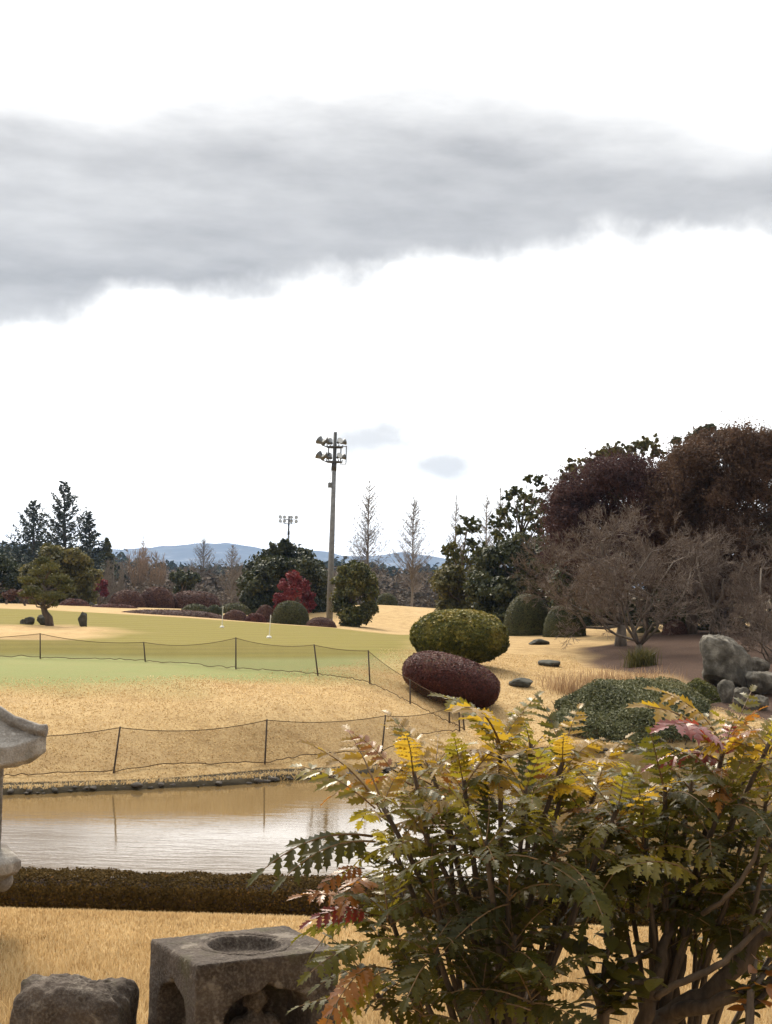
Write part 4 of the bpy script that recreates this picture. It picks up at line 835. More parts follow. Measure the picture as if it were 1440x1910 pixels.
# ------------------------------------------------------------------ flagsticks, lamp poles
M['white_paint'] = plain('white_paint', (.72, .70, .64), (.82, .80, .75), 20, .5, .4, 0)
M['concrete'] = plain('pole_concrete', (.15, .152, .155), (.235, .24, .245), 6, .85, .2, .2)
M['steel'] = plain('dark_steel', (.035, .035, .035), (.08, .08, .08), 12, .5, .5, 0, metal=.4)
M['galv'] = plain('lamp_housing', (.10, .105, .11), (.19, .195, .20), 9, .45, .5, 0, metal=.5)
M['glass'] = plain('lamp_glass', (.45, .47, .48), (.6, .62, .63), 4, .12, .6, 0)
for lb, a, b_, c_, e_, d in [('white flagstick on the green, nearer of the two', 502, 1190, 505, 1147, 50), ('white flagstick on the green, farther of the two', 414, 1170, 416, 1131, 60)]:
    p = G(a, b_, d); q = W(c_, e_, d); root = empty('flagstick', p, lb, 'flagstick', 'flagsticks on the practice green'); mb = MB(); pipe(mb, [p - (0, 0, .1), p * .5 + q * .5, q], [.014, .013, .011], 8); mb.build('pole', M['white_paint'], root)
    mb = MB(); pipe(mb, [p + (0, 0, .004), p + (0, 0, .05), p + (0, 0, .07)], [.085, .08, .05], 16); mb.build('cup_collar', M['white_paint'], root)
    mb = MB(); pipe(mb, [q - (0, 0, .10), q - (0, 0, .02), q], [.017, .017, .012], 8); mb.build('finial', M['white_paint'], root)
def bell(root, c, axis, r, L):
    """floodlight: housing flaring to a glazed mouth"""
    axis = unit(axis); c = np.asarray(c, float); mb = MB(); pipe(mb, [c - axis * L * .55, c - axis * L * .45, c - axis * L * .1, c + axis * L * .4, c + axis * L * .5], [r * .25, r * .42, r * .5, r * .95, r], 14, cap=True); ob = mb.build('floodlight', M['galv'], root, smooth=True)
    mb = MB(); pipe(mb, [c + axis * L * .5, c + axis * L * .53], [r * .93, r * .9], 14); g_ = mb.build('lens', M['glass'], ob, origin=np.array(root.location))
def lamp_pole(label, bx, by, tx, ty, d, tiers, lamps, sc, ring, boxy=True):
    p = G(bx, by, d); q = W(tx, ty, d); root = empty('lamp_pole', p, label, 'lamp pole', 'floodlight poles'); H = q[2] - p[2]; k = lambda f: p + (q - p) * f
    mb = MB(); pipe(mb, [p - (0, 0, .3), k(.4), k(.84)], np.array([.185, .15, .115]) * sc, 14); mb.build('pole', M['concrete'], root, smooth=True)
    mb = MB(); pipe(mb, [k(.80), k(.84), k(.842), k(1)], np.array([.13, .13, .10, .095]) * sc, 12); mb.build('mast', M['steel'], root, smooth=True)
    for f in tiers:
        c = k(f); mb = MB(); a = np.linspace(0, 2 * math.pi, 25); pipe(mb, np.stack([c[0] + ring * np.cos(a), c[1] + ring * np.sin(a), c[2] + 0 * a], 1), .045 * sc, 6, cap=False)
        for e in range(6): tubes(mb, [c], [c + np.array([math.cos(e * 1.047), math.sin(e * 1.047), 0]) * ring], .035 * sc, .035 * sc, 5)
        for lx, ly, ax, r in lamps: tubes(mb, [c + np.array([math.copysign(min(abs(lx), ring), lx), ly * .5, 0]) * np.array([1, 1, 1])], [c + np.array([lx, ly, .12 * sc])], .03 * sc, .03 * sc, 5)
        mb.build('bracket', M['steel'], root)
        for lx, ly, ax, r in lamps: bell(root, c + np.array([lx, ly, .28 * sc]), ax, r, r * 1.7)
    if boxy:
        a_, b2_ = k(tiers[0]), k(tiers[1])
        for dx in (-.33, .33): 
            mb = MB(); tubes(mb, [a_ + (dx, .0, -.05)], [b2_ + (dx, .0, .05)], .035, .035, 6); mb.build('strut', M['steel'], root)
        mb = MB(); x0 = .62
        for u_, v_ in (((x0, 0, -.05), (x0 + .02, 0, -.05)), ): tubes(mb, [b2_ + (x0, 0, -.1)], [a_ + (x0, 0, .08)], .03, .03, 6); tubes(mb, [a_ + (.3, 0, .05)], [a_ + (x0, 0, .05)], .025, .025, 5); tubes(mb, [b2_ + (.3, 0, -.1)], [b2_ + (x0, 0, -.1)], .025, .025, 5)
        mb.build('cable_bracket', M['galv'], root)
        mb = MB(); c = k(.725); box(mb, c + np.array([-.2, -.05, 0]), (.10, .10, .14)); mb.build('junction_box', M['galv'], root)
        mb = MB(); tubes(mb, [c + (-.2, -.05, .12)], [k(.84) + (-.12, -.05, 0)], .018, .018, 5); mb.build('conduit', M['steel'], root)
    return root
lamp_pole('tall floodlight pole standing behind the green beside the evergreens', 614, 1166, 625.5, 806, 82, (.922, .845),
          [(-.72, .1, (-.75, .3, .55), .25), (-.42, -.15, (-.6, -.3, .5), .21), (-.25, .25, (-.3, .6, .3), .2), (.22, -.2, (.35, -.6, .3), .17), (.42, .1, (.6, .3, .2), .17)], 1.0, .40)
lamp_pole('distant floodlight pole rising behind the big dark evergreen', 536, 1120, 539, 962, 190, (.958, .915),
          [(-1.0, 0, (-.3, -.8, .1), .24), (-.5, .1, (-.2, -.9, 0), .22), (.3, .1, (0, -.9, 0), .22), (.85, 0, (.3, -.8, 0), .24)], 1.1, .5, False)

# pale sand patch beyond the green
m = plain('sand', (.62, .55, .44), (.74, .68, .58), 3, .95, .1, .2); rgq = np.random.default_rng(9); mb = MB()
pp = np.array([W(px, py, d)[:2] for px, py, d in [(128, 1128, 100), (150, 1122, 112), (205, 1119, 118), (206, 1126, 106), (185, 1134, 96), (150, 1134, 96)]]); X, Y = np.meshgrid(np.linspace(pp[:, 0].min(), pp[:, 0].max(), 24), np.linspace(pp[:, 1].min(), pp[:, 1].max(), 40))
V = np.stack([X.ravel(), Y.ravel(), gz(X.ravel(), Y.ravel()) + .06], 1); sd = poly_sd(X.ravel(), Y.ravel(), pp).reshape(X.shape); ii = np.arange(X.size).reshape(X.shape); ok = (sd[:-1, :-1] < 0).ravel()
mb.add(V, np.stack([ii[:-1, :-1], ii[:-1, 1:], ii[1:, 1:], ii[1:, :-1]], -1).reshape(-1, 4)[ok]); tag(mb.build('sand_bunker', m, smooth=True), 'pale sand patch beyond the green behind the pine', kind='structure')

# ------------------------------------------------------------------ clipped hedge along the near side of the pond
rg = np.random.default_rng(301); root = empty('hedge', (0, 8.1, gz1(0, 8.1)), 'long low brown green clipped hedge between the straw lawn and the pond', 'hedge')
def hedge_pts(n, rg):
    x = rg.uniform(-3.6, 3.8, n); s = rg.uniform(0, 1, n); top = s < .45
    y = np.where(top, rg.uniform(7.70, 8.14, n), 7.68); z = np.where(top, 0.0, -rg.uniform(0, .42, n)); N = np.where(top[:, None], [[0, -.1, 1.]], [[0, -1., .25]])
    k = np.clip((y - 7.68) / .16, 0, 1); z = z - .08 * (1 - k) ** 2 * top - .03 * np.clip((y - 8.06) / .1, 0, 1)
    P = np.stack([x, y, z], 1); o = fbm(P, 2.6, 12) * .022 + fbm(P, 8, 14) * .022; P = P + N * o[:, None]; P[:, 2] += -.035 - .006 * x; P[:, 1] += .05 * np.sin(x * .7); return P, N, o
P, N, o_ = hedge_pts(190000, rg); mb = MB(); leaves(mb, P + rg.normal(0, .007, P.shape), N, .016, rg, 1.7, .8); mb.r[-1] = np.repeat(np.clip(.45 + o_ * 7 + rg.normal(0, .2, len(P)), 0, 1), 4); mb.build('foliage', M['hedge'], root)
mb = MB(); X = np.linspace(-3.6, 3.8, 120); prof_ = [(7.74, -.62), (7.74, -.16), (7.84, -.09), (8.06, -.08), (8.11, -.14), (8.11, -.85)]; V = np.array([[x, y + .05 * math.sin(x * .7), z + .015 - .006 * x] for x in X for y, z in prof_]); k = np.arange(119)[:, None] * 6
mb.add(V, np.concatenate([np.concatenate([k + j, k + j + 1, k + j + 7, k + j + 6], 1) for j in range(5)])); mb.build('twigs', M['core_maroon'], root)

# ------------------------------------------------------------------ grass blades
M['straw_blade'] = foliage('straw_blade', [(0, (.36, .235, .105)), (.45, (.55, .39, .19)), (1, (.72, .56, .32))], .4, .7, .25)
n = 150000; d = 4.2 + 3.0 * rg.uniform(0, 1, n) ** .8; x = rg.uniform(-.31, .31, n) * d; P = np.stack([x, d, gz(x, d)], 1)
H = (.022 + .06 * np.clip((6.5 - d) / 1.5, 0, 1) ** 1.3) * rg.uniform(.5, 1.2, n) * (1 + .35 * fbm(P, 2.5, 71)); mb = MB(); blades(mb, P, H, .0045, rg, .35, np.clip(.5 + .35 * fbm(P, 3.0, 72) + rg.normal(0, .22, n), 0, 1))
tag(mb.build('lawn_grass', M['straw_blade']), 'dry straw coloured lawn grass in the foreground', kind='stuff')
n = 190000; px = rg.uniform(-.30, .34, n); d = rg.uniform(20.5, 42, n); P = np.stack([px * d, d, 0 * d], 1); pol = lambda pix: np.array([hitg(*p) if len(p) == 2 else W(*p)[:2] for p in pix])
keep = poly_sd(P[:, 0], P[:, 1], POND) > .06
keep &= poly_sd(P[:, 0], P[:, 1], pol([(-300, 1284), (0, 1282), (150, 1280), (320, 1276), (470, 1271), (560, 1268), (640, 1264), (690, 1256), (760, 1246), (790, 1222), (830, 1186, 66), (-300, 1132, 75)])) > -.4 + .9 * rg.uniform(-1, 1, n)
keep &= poly_sd(P[:, 0], P[:, 1], pol([(1072, 1226), (1110, 1206), (1180, 1194, 47), (1260, 1170, 58), (1900, 1165, 58), (1900, 1330), (1440, 1345), (1330, 1320), (1230, 1262), (1140, 1250), (1090, 1246)])) > 0
P = P[keep]; P[:, 2] = gz(P[:, 0], P[:, 1]); n = len(P); sdp = poly_sd(P[:, 0], P[:, 1], POND); H = (.016 + .05 * np.clip(1 - sdp / .4, 0, 1)) * rg.uniform(.5, 1.5, n); mb = MB()
blades(mb, P, H, .022, rg, .8, np.clip(.5 + .35 * fbm(P, 1.2, 75) + rg.normal(0, .25, n), 0, 1)); tag(mb.build('bank_grass', M['straw_blade']), 'short dry grass on the far bank of the pond', kind='stuff')

# ------------------------------------------------------------------ carved stone lantern box in the foreground
M['granite'] = None
def granite(name, a, b_, c_, lich):
    m, t, o = new_mat(name); n1_ = noise(t, 120, 3, .6); n2_ = noise(t, 9, 8, .65); n3_ = noise(t, 3.2, 5, .6)
    c = ramp(t, n2_, [(.3, a), (.52, b_), (.72, c_)]); c = mix(t, mth(t, 'MULTIPLY', ramp(t, n1_, [(.45, (0, 0, 0)), (.75, (1, 1, 1))]), .45), c, lich)
    c = mix(t, mth(t, 'MULTIPLY', ramp(t, n3_, [(.45, (0, 0, 0)), (.62, (1, 1, 1))]), .6), c, (.07, .055, .045)); c = mix(t, mth(t, 'MULTIPLY', ramp(t, noise(t, 17, 5, .6), [(.58, (0, 0, 0)), (.66, (1, 1, 1))]), .55), c, lich); c = mix(t, mth(t, 'MULTIPLY', ramp(t, noise(t, 6.5, 6, .65), [(.56, (0, 0, 0)), (.70, (1, 1, 1))]), .5), c, (.06, .058, .022))   # lichen and moss
    b = bsdf(t, .92, .2); t.links.new(c, b.inputs['Base Color'])
    t.links.new(bump(t, mth(t, 'ADD', n2_, mth(t, 'MULTIPLY', n1_, .45)), .9, .012), b.inputs['Normal']); t.links.new(b.outputs[0], o.inputs[0]); return m
M['granite'] = granite('weathered_granite', (.030, .022, .017), (.066, .050, .040), (.12, .095, .076), (.24, .205, .165))
M['granite_pale'] = granite('pale_granite', (.16, .14, .12), (.29, .265, .235), (.42, .39, .35), (.52, .49, .45))
def bake(ob, mods):
    """apply modifiers built by name, return a plain mesh"""
    for ty, kw in mods:
        md = ob.modifiers.new(ty, ty)
        for a, v in kw.items(): setattr(md, a, v)
    dg = bpy.context.evaluated_depsgraph_get(); dg.update(); me = bpy.data.meshes.new_from_object(ob.evaluated_get(dg)); return me
def tmp_obj(mb): o = bpy.data.objects.new('tmp', mb.mesh('tmp', M['granite'])); COL.objects.link(o); return o
def clouds(sz, dp=4):
    t_ = bpy.data.textures.new('grain', 'CLOUDS'); t_.noise_scale = sz; t_.noise_depth = dp; return t_
TOPZ = .50
c0 = zplane(368, 1801, TOPZ); cL = zplane(268, 1757, TOPZ); cR = zplane(641, 1777, TOPZ)
e1 = (cR - c0)[:2]; e2 = (cL - c0)[:2]; ang = (math.atan2(e1[1], e1[0]) + math.atan2(e2[1], e2[0]) - math.pi / 2) / 2; SX, SY, HB = np.linalg.norm(e1) * 1.02, np.linalg.norm(e2) * 1.08, .50
print('lantern box', SX, SY, math.degrees(ang), c0)
cs, sn = math.cos(ang), math.sin(ang); bc = c0[:2] + np.array([cs, sn]) * SX / 2 + np.array([-sn, cs]) * SY / 2
def arch_cut(mb, w_, top, bottom, depth, face):
    """ogee niche; local box frame, face 'front' (-y) or 'left' (-x)"""
    pr = [(-w_, bottom), (-w_, top - .10), (-w_ * .96, top - .065), (-w_ * .80, top - .035), (-w_ * .5, top - .02), (-w_ * .18, top - .012), (0, top + .006), (w_ * .18, top - .012), (w_ * .5, top - .02), (w_ * .80, top - .035), (w_ * .96, top - .065), (w_, top - .10), (w_, bottom)]
    V = []
    for k in (-.05, depth):
        for u_, z_ in pr: V.append((u_, -SY / 2 + k, z_) if face == 'front' else (-SX / 2 + k, u_, z_))
    n = len(pr); b_ = mb.n; mb.add(V, [[k, k + 1, n + k + 1, n + k] for k in range(n - 1)] + [[n - 1, 0, n, 2 * n - 1]])
    # end caps as fans
    ctr = np.array(V).reshape(2, n, 3).mean(1); mb.add(ctr, np.zeros((0, 3), int)); T = []
    for k in range(n):
        j = (k + 1) % n; T += [[2 * n, j, k], [2 * n + 1, n + k, n + j]]
    mb.f[3].append(np.array(T) + b_); mb.m[3].append(np.zeros(len(T)))
mb = MB(); box(mb, (0, 0, HB / 2), (SX / 2, SY / 2, HB / 2)); ob = tmp_obj(mb); cut = []
for fn in (lambda m_: arch_cut(m_, SX * .31, HB - .075, .06, .15, 'front'), lambda m_: arch_cut(m_, SY * .30, HB - .075, .06, .085, 'left')): m_ = MB(); fn(m_); cut.append(tmp_obj(m_))
m_ = MB(); pipe(m_, [(0, 0, HB - .034), (0, 0, HB + .05)], [.088, .118], 40); cut.append(tmp_obj(m_))
for cc in cut:
    bm = bmesh.new(); bm.from_mesh(cc.data); bmesh.ops.remove_doubles(bm, verts=bm.verts, dist=1e-5); bmesh.ops.recalc_face_normals(bm, faces=bm.faces); bm.to_mesh(cc.data); bm.free()
bm = bmesh.new(); bm.from_mesh(ob.data); bmesh.ops.recalc_face_normals(bm, faces=bm.faces); bm.to_mesh(ob.data); bm.free()
mods = [('BOOLEAN', dict(operation='DIFFERENCE', solver='EXACT', object=cc)) for cc in cut] + [('REMESH', dict(mode='VOXEL', voxel_size=.005)), ('SMOOTH', dict(factor=.5, iterations=4)), ('DISPLACE', dict(texture=clouds(.05, 5), strength=.007, mid_level=.5)), ('DISPLACE', dict(texture=clouds(.014, 2), strength=.003, mid_level=.5))]
me = bake(ob, mods)
for cc in cut + [ob]: bpy.data.objects.remove(cc)
me.name = 'block'; me.materials.clear(); me.materials.append(M['granite']); me.polygons.foreach_set('use_smooth', np.ones(len(me.polygons), bool))
boxroot = empty('stone_lantern_box', (bc[0], bc[1], TOPZ - HB), 'dark weathered square stone lantern block with round hollow top and arched niches', 'stone block'); boxroot.rotation_euler = (0, 0, ang)
ob = bpy.data.objects.new('block', me); COL.objects.link(ob); ob.parent = boxroot
mb = MB(); a = np.linspace(0, 2 * math.pi, 49); pipe(mb, np.stack([(.119 * np.cos(a)), .119 * np.sin(a), HB - .007 + 0 * a], 1), .011, 8, cap=False); ob = mb.build('rim', M['granite'], None, smooth=True); ob.parent = boxroot
# seated figure carved in the front niche
mb = MB()
def ell(c, r): core_blob(mb, c, r, amp=0)
fy = -SY / 2 + .085
for c_, r_ in [((0, fy, .375), (.030, .030, .036)), ((0, fy, .408), (.020, .020, .018)), ((0, fy - .024, .362), (.007, .010, .013)), ((0, fy - .022, .378), (.022, .010, .006)), ((0, fy - .020, .350), (.011, .009, .006)), ((-.031, fy, .366), (.006, .008, .016)), ((.031, fy, .366), (.006, .008, .016)),
               ((0, fy, .335), (.020, .020, .022)), ((0, fy, .285), (.058, .035, .055)), ((-.045, fy, .30), (.028, .028, .030)), ((.045, fy, .30), (.028, .028, .030)), ((-.062, fy - .008, .245), (.020, .026, .055)), ((.062, fy - .008, .245), (.020, .026, .055)), ((0, fy - .015, .215), (.058, .045, .050)), ((0, fy - .04, .225), (.040, .024, .020)), ((-.06, fy - .02, .165), (.062, .048, .035)), ((.06, fy - .02, .165), (.062, .048, .035)), ((0, fy, .115), (.12, .06, .05))]: ell(c_, r_)
ob = tmp_obj(mb); me = bake(ob, [('REMESH', dict(mode='VOXEL', voxel_size=.0035)), ('SMOOTH', dict(factor=.5, iterations=3)), ('DISPLACE', dict(texture=clouds(.02, 3), strength=.004, mid_level=.5))]); bpy.data.objects.remove(ob)
me.materials.clear(); me.materials.append(M['granite']); me.polygons.foreach_set('use_smooth', np.ones(len(me.polygons), bool)); ob = bpy.data.objects.new('carved_figure', me); COL.objects.link(ob); ob.parent = boxroot; ob['label'] = 'small seated figure carved in relief inside the front niche'

def rough_block(name, label, px0, px1, yt, d, taper, depth, seed, mat, cat='stone', hb=None):
    """weathered squared stone standing on the lawn"""
    a = W((px0 + px1) / 2, yt, d); rx = (px1 - px0) / 2 * d / F; H = a[2] if hb is None else hb; mb = MB()
    V = np.array([[sx * rx * (1 if sz < 0 else taper), sy * rx * depth * (1 if sz < 0 else taper), (0 if sz < 0 else H)] for sx in (-1, 1) for sy in (-1, 1) for sz in (-1, 1)]); mb.add(V, [[0, 1, 3, 2], [4, 6, 7, 5], [0, 4, 5, 1], [2, 3, 7, 6], [0, 2, 6, 4], [1, 5, 7, 3]]); ob = tmp_obj(mb)
    bm = bmesh.new(); bm.from_mesh(ob.data); bmesh.ops.recalc_face_normals(bm, faces=bm.faces); bmesh.ops.bevel(bm, geom=bm.edges[:], offset=.035, segments=3, affect='EDGES'); bm.to_mesh(ob.data); bm.free()
    me = bake(ob, [('REMESH', dict(mode='VOXEL', voxel_size=.006)), ('SMOOTH', dict(factor=.5, iterations=4)), ('DISPLACE', dict(texture=clouds(.16, 4), strength=.03, mid_level=.5)), ('DISPLACE', dict(texture=clouds(.03, 4), strength=.014, mid_level=.5))]); bpy.data.objects.remove(ob)
    me.name = name; me.materials.clear(); me.materials.append(M[mat]); me.polygons.foreach_set('use_smooth', np.ones(len(me.polygons), bool)); ob = bpy.data.objects.new(name, me); COL.objects.link(ob); ob.location = (a[0], d, 0); ob.rotation_euler = (0, 0, R(seed)); return tag(ob, label, cat)
a = W(138, 1816, 4.15); o = bpy.data.objects.new('garden_stone', rock_mesh('garden_stone', M['granite'], 21, (.150, .12, .20), .30, 110, 80, 6, .07, 3)); COL.objects.link(o); o.location = (a[0], 4.2, a[2] - .228); o.rotation_euler = (0, R(1), R(-8)); tag(o, 'rough squared brown grey stone in the lower left corner beside the carved block', 'stone')
rough_block('garden_stone', 'dark shaded rock hidden behind the mahonia stems', 860, 1000, 1760, 4.45, .8, .8, 20, 'granite')

# ------------------------------------------------------------------ stone lantern at the left edge
LD = 6.3; lc = W(-95, 1500, LD); z_ = lambda py: W(-95, py, LD)[2]; px_m = LD / F
lan = empty('stone_lantern', (lc[0], LD, 0), 'pale stone garden lantern with an upturned roof corner, cut by the left edge', 'stone lantern'); L0 = np.array([lc[0], LD, 0.0])
def prism(mb, rings, n, rot):
    """stack of regular n-gons (radius, z) closed top and bottom"""
    P = [(r * math.cos(rot + 2 * math.pi * k / n), r * math.sin(rot + 2 * math.pi * k / n), z) for r, z in rings for k in range(n)]; b_ = mb.n; mb.add(np.array(P) + L0, [[i * n + k, i * n + (k + 1) % n, (i + 1) * n + (k + 1) % n, (i + 1) * n + k] for i in range(len(rings) - 1) for k in range(n)])
    c = [(0, 0, rings[0][1]), (0, 0, rings[-1][1])]; mb.add(np.array(c) + L0, np.zeros((0, 3), int)); m_ = len(rings) * n; mb.f[3].append(np.array([[m_, (k + 1) % n, k] for k in range(n)] + [[m_ + 1, (len(rings) - 1) * n + k, (len(rings) - 1) * n + (k + 1) % n] for k in range(n)]) + b_); mb.m[3].append(np.zeros(2 * n))
def lantern_part(name, mb, strength=.012, vox=.006):
    ob = tmp_obj(mb); bm = bmesh.new(); bm.from_mesh(ob.data); bmesh.ops.remove_doubles(bm, verts=bm.verts, dist=1e-5); bmesh.ops.recalc_face_normals(bm, faces=bm.faces); bm.to_mesh(ob.data); bm.free()
    me = bake(ob, [('REMESH', dict(mode='VOXEL', voxel_size=vox)), ('SMOOTH', dict(factor=.5, iterations=2)), ('DISPLACE', dict(texture=clouds(.05, 4), strength=strength, mid_level=.5))]); bpy.data.objects.remove(ob)
    me.materials.clear(); me.materials.append(M['granite_pale']); me.polygons.foreach_set('use_smooth', np.ones(len(me.polygons), bool)); o = bpy.data.objects.new(name, me); COL.objects.link(o); o.parent = lan; o.location = -Vector(lan.location) + Vector((0, 0, 0)); return o
RO = R(-8); zr = z_(1425)
# roof: square plan with a corner pointing right, eaves swept up at the corners
mb = MB(); n = 4; seg = 12; rings = []; RR = 186 * px_m
def roof_ring(scale, z, lift, flat=0.0):
    out_ = []
    for k in range(4):
        a0, a1 = RO + k * math.pi / 2, RO + (k + 1) * math.pi / 2; A0 = np.array([math.cos(a0), math.sin(a0)]); A1 = np.array([math.cos(a1), math.sin(a1)])
        for j in range(seg):
            f = j / seg; q_ = (A0 * (1 - f) + A1 * f) * RR * scale; out_.append((q_[0], q_[1], z + lift * (abs(2 * f - 1) ** 3)))
    return out_
lev = [(.30, zr - .0, 0), (.86, zr - .004, .028), (.99, zr + .02, .045), (1.0, zr + .09, .055), (.90, zr + .10, .04), (.62, zr + .155, .018), (.36, zr + .235, .004), (.20, zr + .31, 0), (.14, zr + .35, 0)]
P = np.array([p for l_ in lev for p in roof_ring(*l_)]) + L0; nn = 4 * seg; mb.add(P, [[i * nn + k, i * nn + (k + 1) % nn, (i + 1) * nn + (k + 1) % nn, (i + 1) * nn + k] for i in range(len(lev) - 1) for k in range(nn)])
mb.add(np.array([(0, 0, zr), (0, 0, zr + .35)]) + L0, np.zeros((0, 3), int)); m_ = len(lev) * nn; mb.f[3].append(np.array([[m_, (k + 1) % nn, k] for k in range(nn)] + [[m_ + 1, (len(lev) - 1) * nn + k, (len(lev) - 1) * nn + (k + 1) % nn] for k in range(nn)])); mb.m[3].append(np.zeros(2 * nn))
roof = lantern_part('roof', mb)
for k in range(4):                                        # hip ridges running to the corners
    a = RO + k * math.pi / 2; mb = MB(); pts = [(math.cos(a) * RR * s_, math.sin(a) * RR * s_, zz_) for s_, zz_ in ((.16, zr + .345), (.36, zr + .25), (.62, zr + .185), (.90, zr + .150), (.985, zr + .150))]; pipe(mb, np.array(pts) + L0, [.022, .024, .026, .028, .030], 6); o = lantern_part('hip_ridge', mb, .006); o.parent = roof; o.location = (0, 0, 0)
mb = MB(); prism(mb, [(.06, zr + .34), (.10, zr + .38), (.11, zr + .43), (.07, zr + .49), (.015, zr + .53)], 12, 0); lantern_part('finial', mb)
mb = MB(); hw = 66 * px_m * math.sqrt(2)
zc0 = z_(1590)
for k in range(4):                                        # four corner posts of the fire chamber
    a = RO + math.pi / 4 + k * math.pi / 2; c = np.array([math.cos(a), math.sin(a), 0]) * hw * .93; mb = MB(); box(mb, L0 + c * .98 + np.array([0, 0, (zc0 + zr) / 2]), (.032, .032, (zr - zc0) / 2 + .01), RO + math.pi / 4); lantern_part('corner_post', mb, .006)
mb = MB(); prism(mb, [(hw * .80, zc0 - .005), (hw * .80, zr + .01)], 4, RO + math.pi / 4); lantern_part('fire_chamber', mb)
zb_ = z_(1655); mb = MB(); prism(mb, [(.12, zb_ - .02), (.20, zb_), (.27, zb_ + .06), (.305, zb_ + .075), (.315, zb_ + .10), (.315, zc0 - .02), (.29, zc0)], 6, RO); lantern_part('platform', mb)
for k in range(12):
    a = k * math.pi / 6; mb = MB(); core_blob(mb, L0 + np.array([math.cos(a) * .225, math.sin(a) * .225, zb_ + .035]), (.045, .045, .05), amp=.05); lantern_part('lotus_petal', mb, .006)
mb = MB(); prism(mb, [(.19, -.05), (.17, .04), (.13, .06), (.12, zb_ - .01)], 12, 0); lantern_part('shaft', mb)

# ------------------------------------------------------------------ mahonia and other shrubs in the foreground
def leaf_mat(name, a, b_, c_, tcol, transl=.38, rough=.34, spec=.42):
    """glossy evergreen leaflet, tint varies from leaf to leaf and along the blade"""
    m, t, o = new_mat(name); oi = t.nodes.new('ShaderNodeObjectInfo'); nn = noise(t, 5, 4, .6)
    v = mth(t, 'ADD', mth(t, 'MULTIPLY', oi.outputs['Random'], .6), mth(t, 'MULTIPLY', attr(t, 'rnd'), .4)); c = ramp(t, v, [(.12, a), (.5, b_), (.9, c_)])
    c = mix(t, mth(t, 'MULTIPLY', ramp(t, nn, [(.5, (0, 0, 0)), (.75, (1, 1, 1))]), .35), c, (.10, .05, .02)); b = bsdf(t, rough, spec); t.links.new(c, b.inputs['Base Color']); t.links.new(bump(t, noise(t, 60, 2, .5), .12, .003), b.inputs['Normal'])
    tr = t.nodes.new('ShaderNodeBsdfTranslucent'); t.links.new(mix(t, .55, c, tcol), tr.inputs[0]); ms = t.nodes.new('ShaderNodeMixShader'); ms.inputs[0].default_value = transl; t.links.new(b.outputs[0], ms.inputs[1]); t.links.new(tr.outputs[0], ms.inputs[2]); t.links.new(ms.outputs[0], o.inputs[0]); return m
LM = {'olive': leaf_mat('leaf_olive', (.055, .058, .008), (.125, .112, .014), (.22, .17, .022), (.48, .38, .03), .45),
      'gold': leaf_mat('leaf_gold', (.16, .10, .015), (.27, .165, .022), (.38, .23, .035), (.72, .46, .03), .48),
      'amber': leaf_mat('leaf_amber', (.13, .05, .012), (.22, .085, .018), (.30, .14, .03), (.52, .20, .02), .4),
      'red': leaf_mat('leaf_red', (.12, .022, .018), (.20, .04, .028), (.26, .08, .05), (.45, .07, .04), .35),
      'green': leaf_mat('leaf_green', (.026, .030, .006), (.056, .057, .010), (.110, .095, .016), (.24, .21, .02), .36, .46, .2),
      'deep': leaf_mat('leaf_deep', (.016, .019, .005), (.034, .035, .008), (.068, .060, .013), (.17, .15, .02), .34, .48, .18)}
M['mahonia_stem'] = plain('mahonia_stem', (.045, .032, .022), (.10, .072, .050), 40, .85, .2, .6, .006, stretch=(1, 1, .3))
M['rachis'] = plain('leaf_stalk', (.10, .06, .025), (.19, .11, .045), 10, .6, .3, 0)
ST = [(0, .0), (.08, .30), (.22, .60), (.29, .30), (.48, .60), (.55, .27), (.72, .50), (.79, .17), (1.0, 0)]
def leaflet(mb, base, dr, nrm, L, wd, fold, curl, rnd):
    """spiny toothed leaflet: midrib strip with a toothed edge either side"""
    dr = unit(dr); nrm = unit(nrm - dr * np.dot(nrm, dr)); sd = np.cross(nrm, dr); V = []
    for s_, hw_ in ST:
        m_ = base + dr * (L * s_) - nrm * (curl * L * s_ * s_); e_ = hw_ * wd; fwd = dr * (.07 * L if hw_ > .45 else 0)
        V += [m_, m_ + sd * e_ + nrm * (fold * e_) + fwd, m_ - sd * e_ + nrm * (fold * e_) + fwd]
    Fq = []
    for k in range(len(ST) - 1):
        a = 3 * k; Fq += [[a, a + 3, a + 4, a + 1], [a, a + 2, a + 5, a + 3]]
    mb.add(V, Fq, rnd)
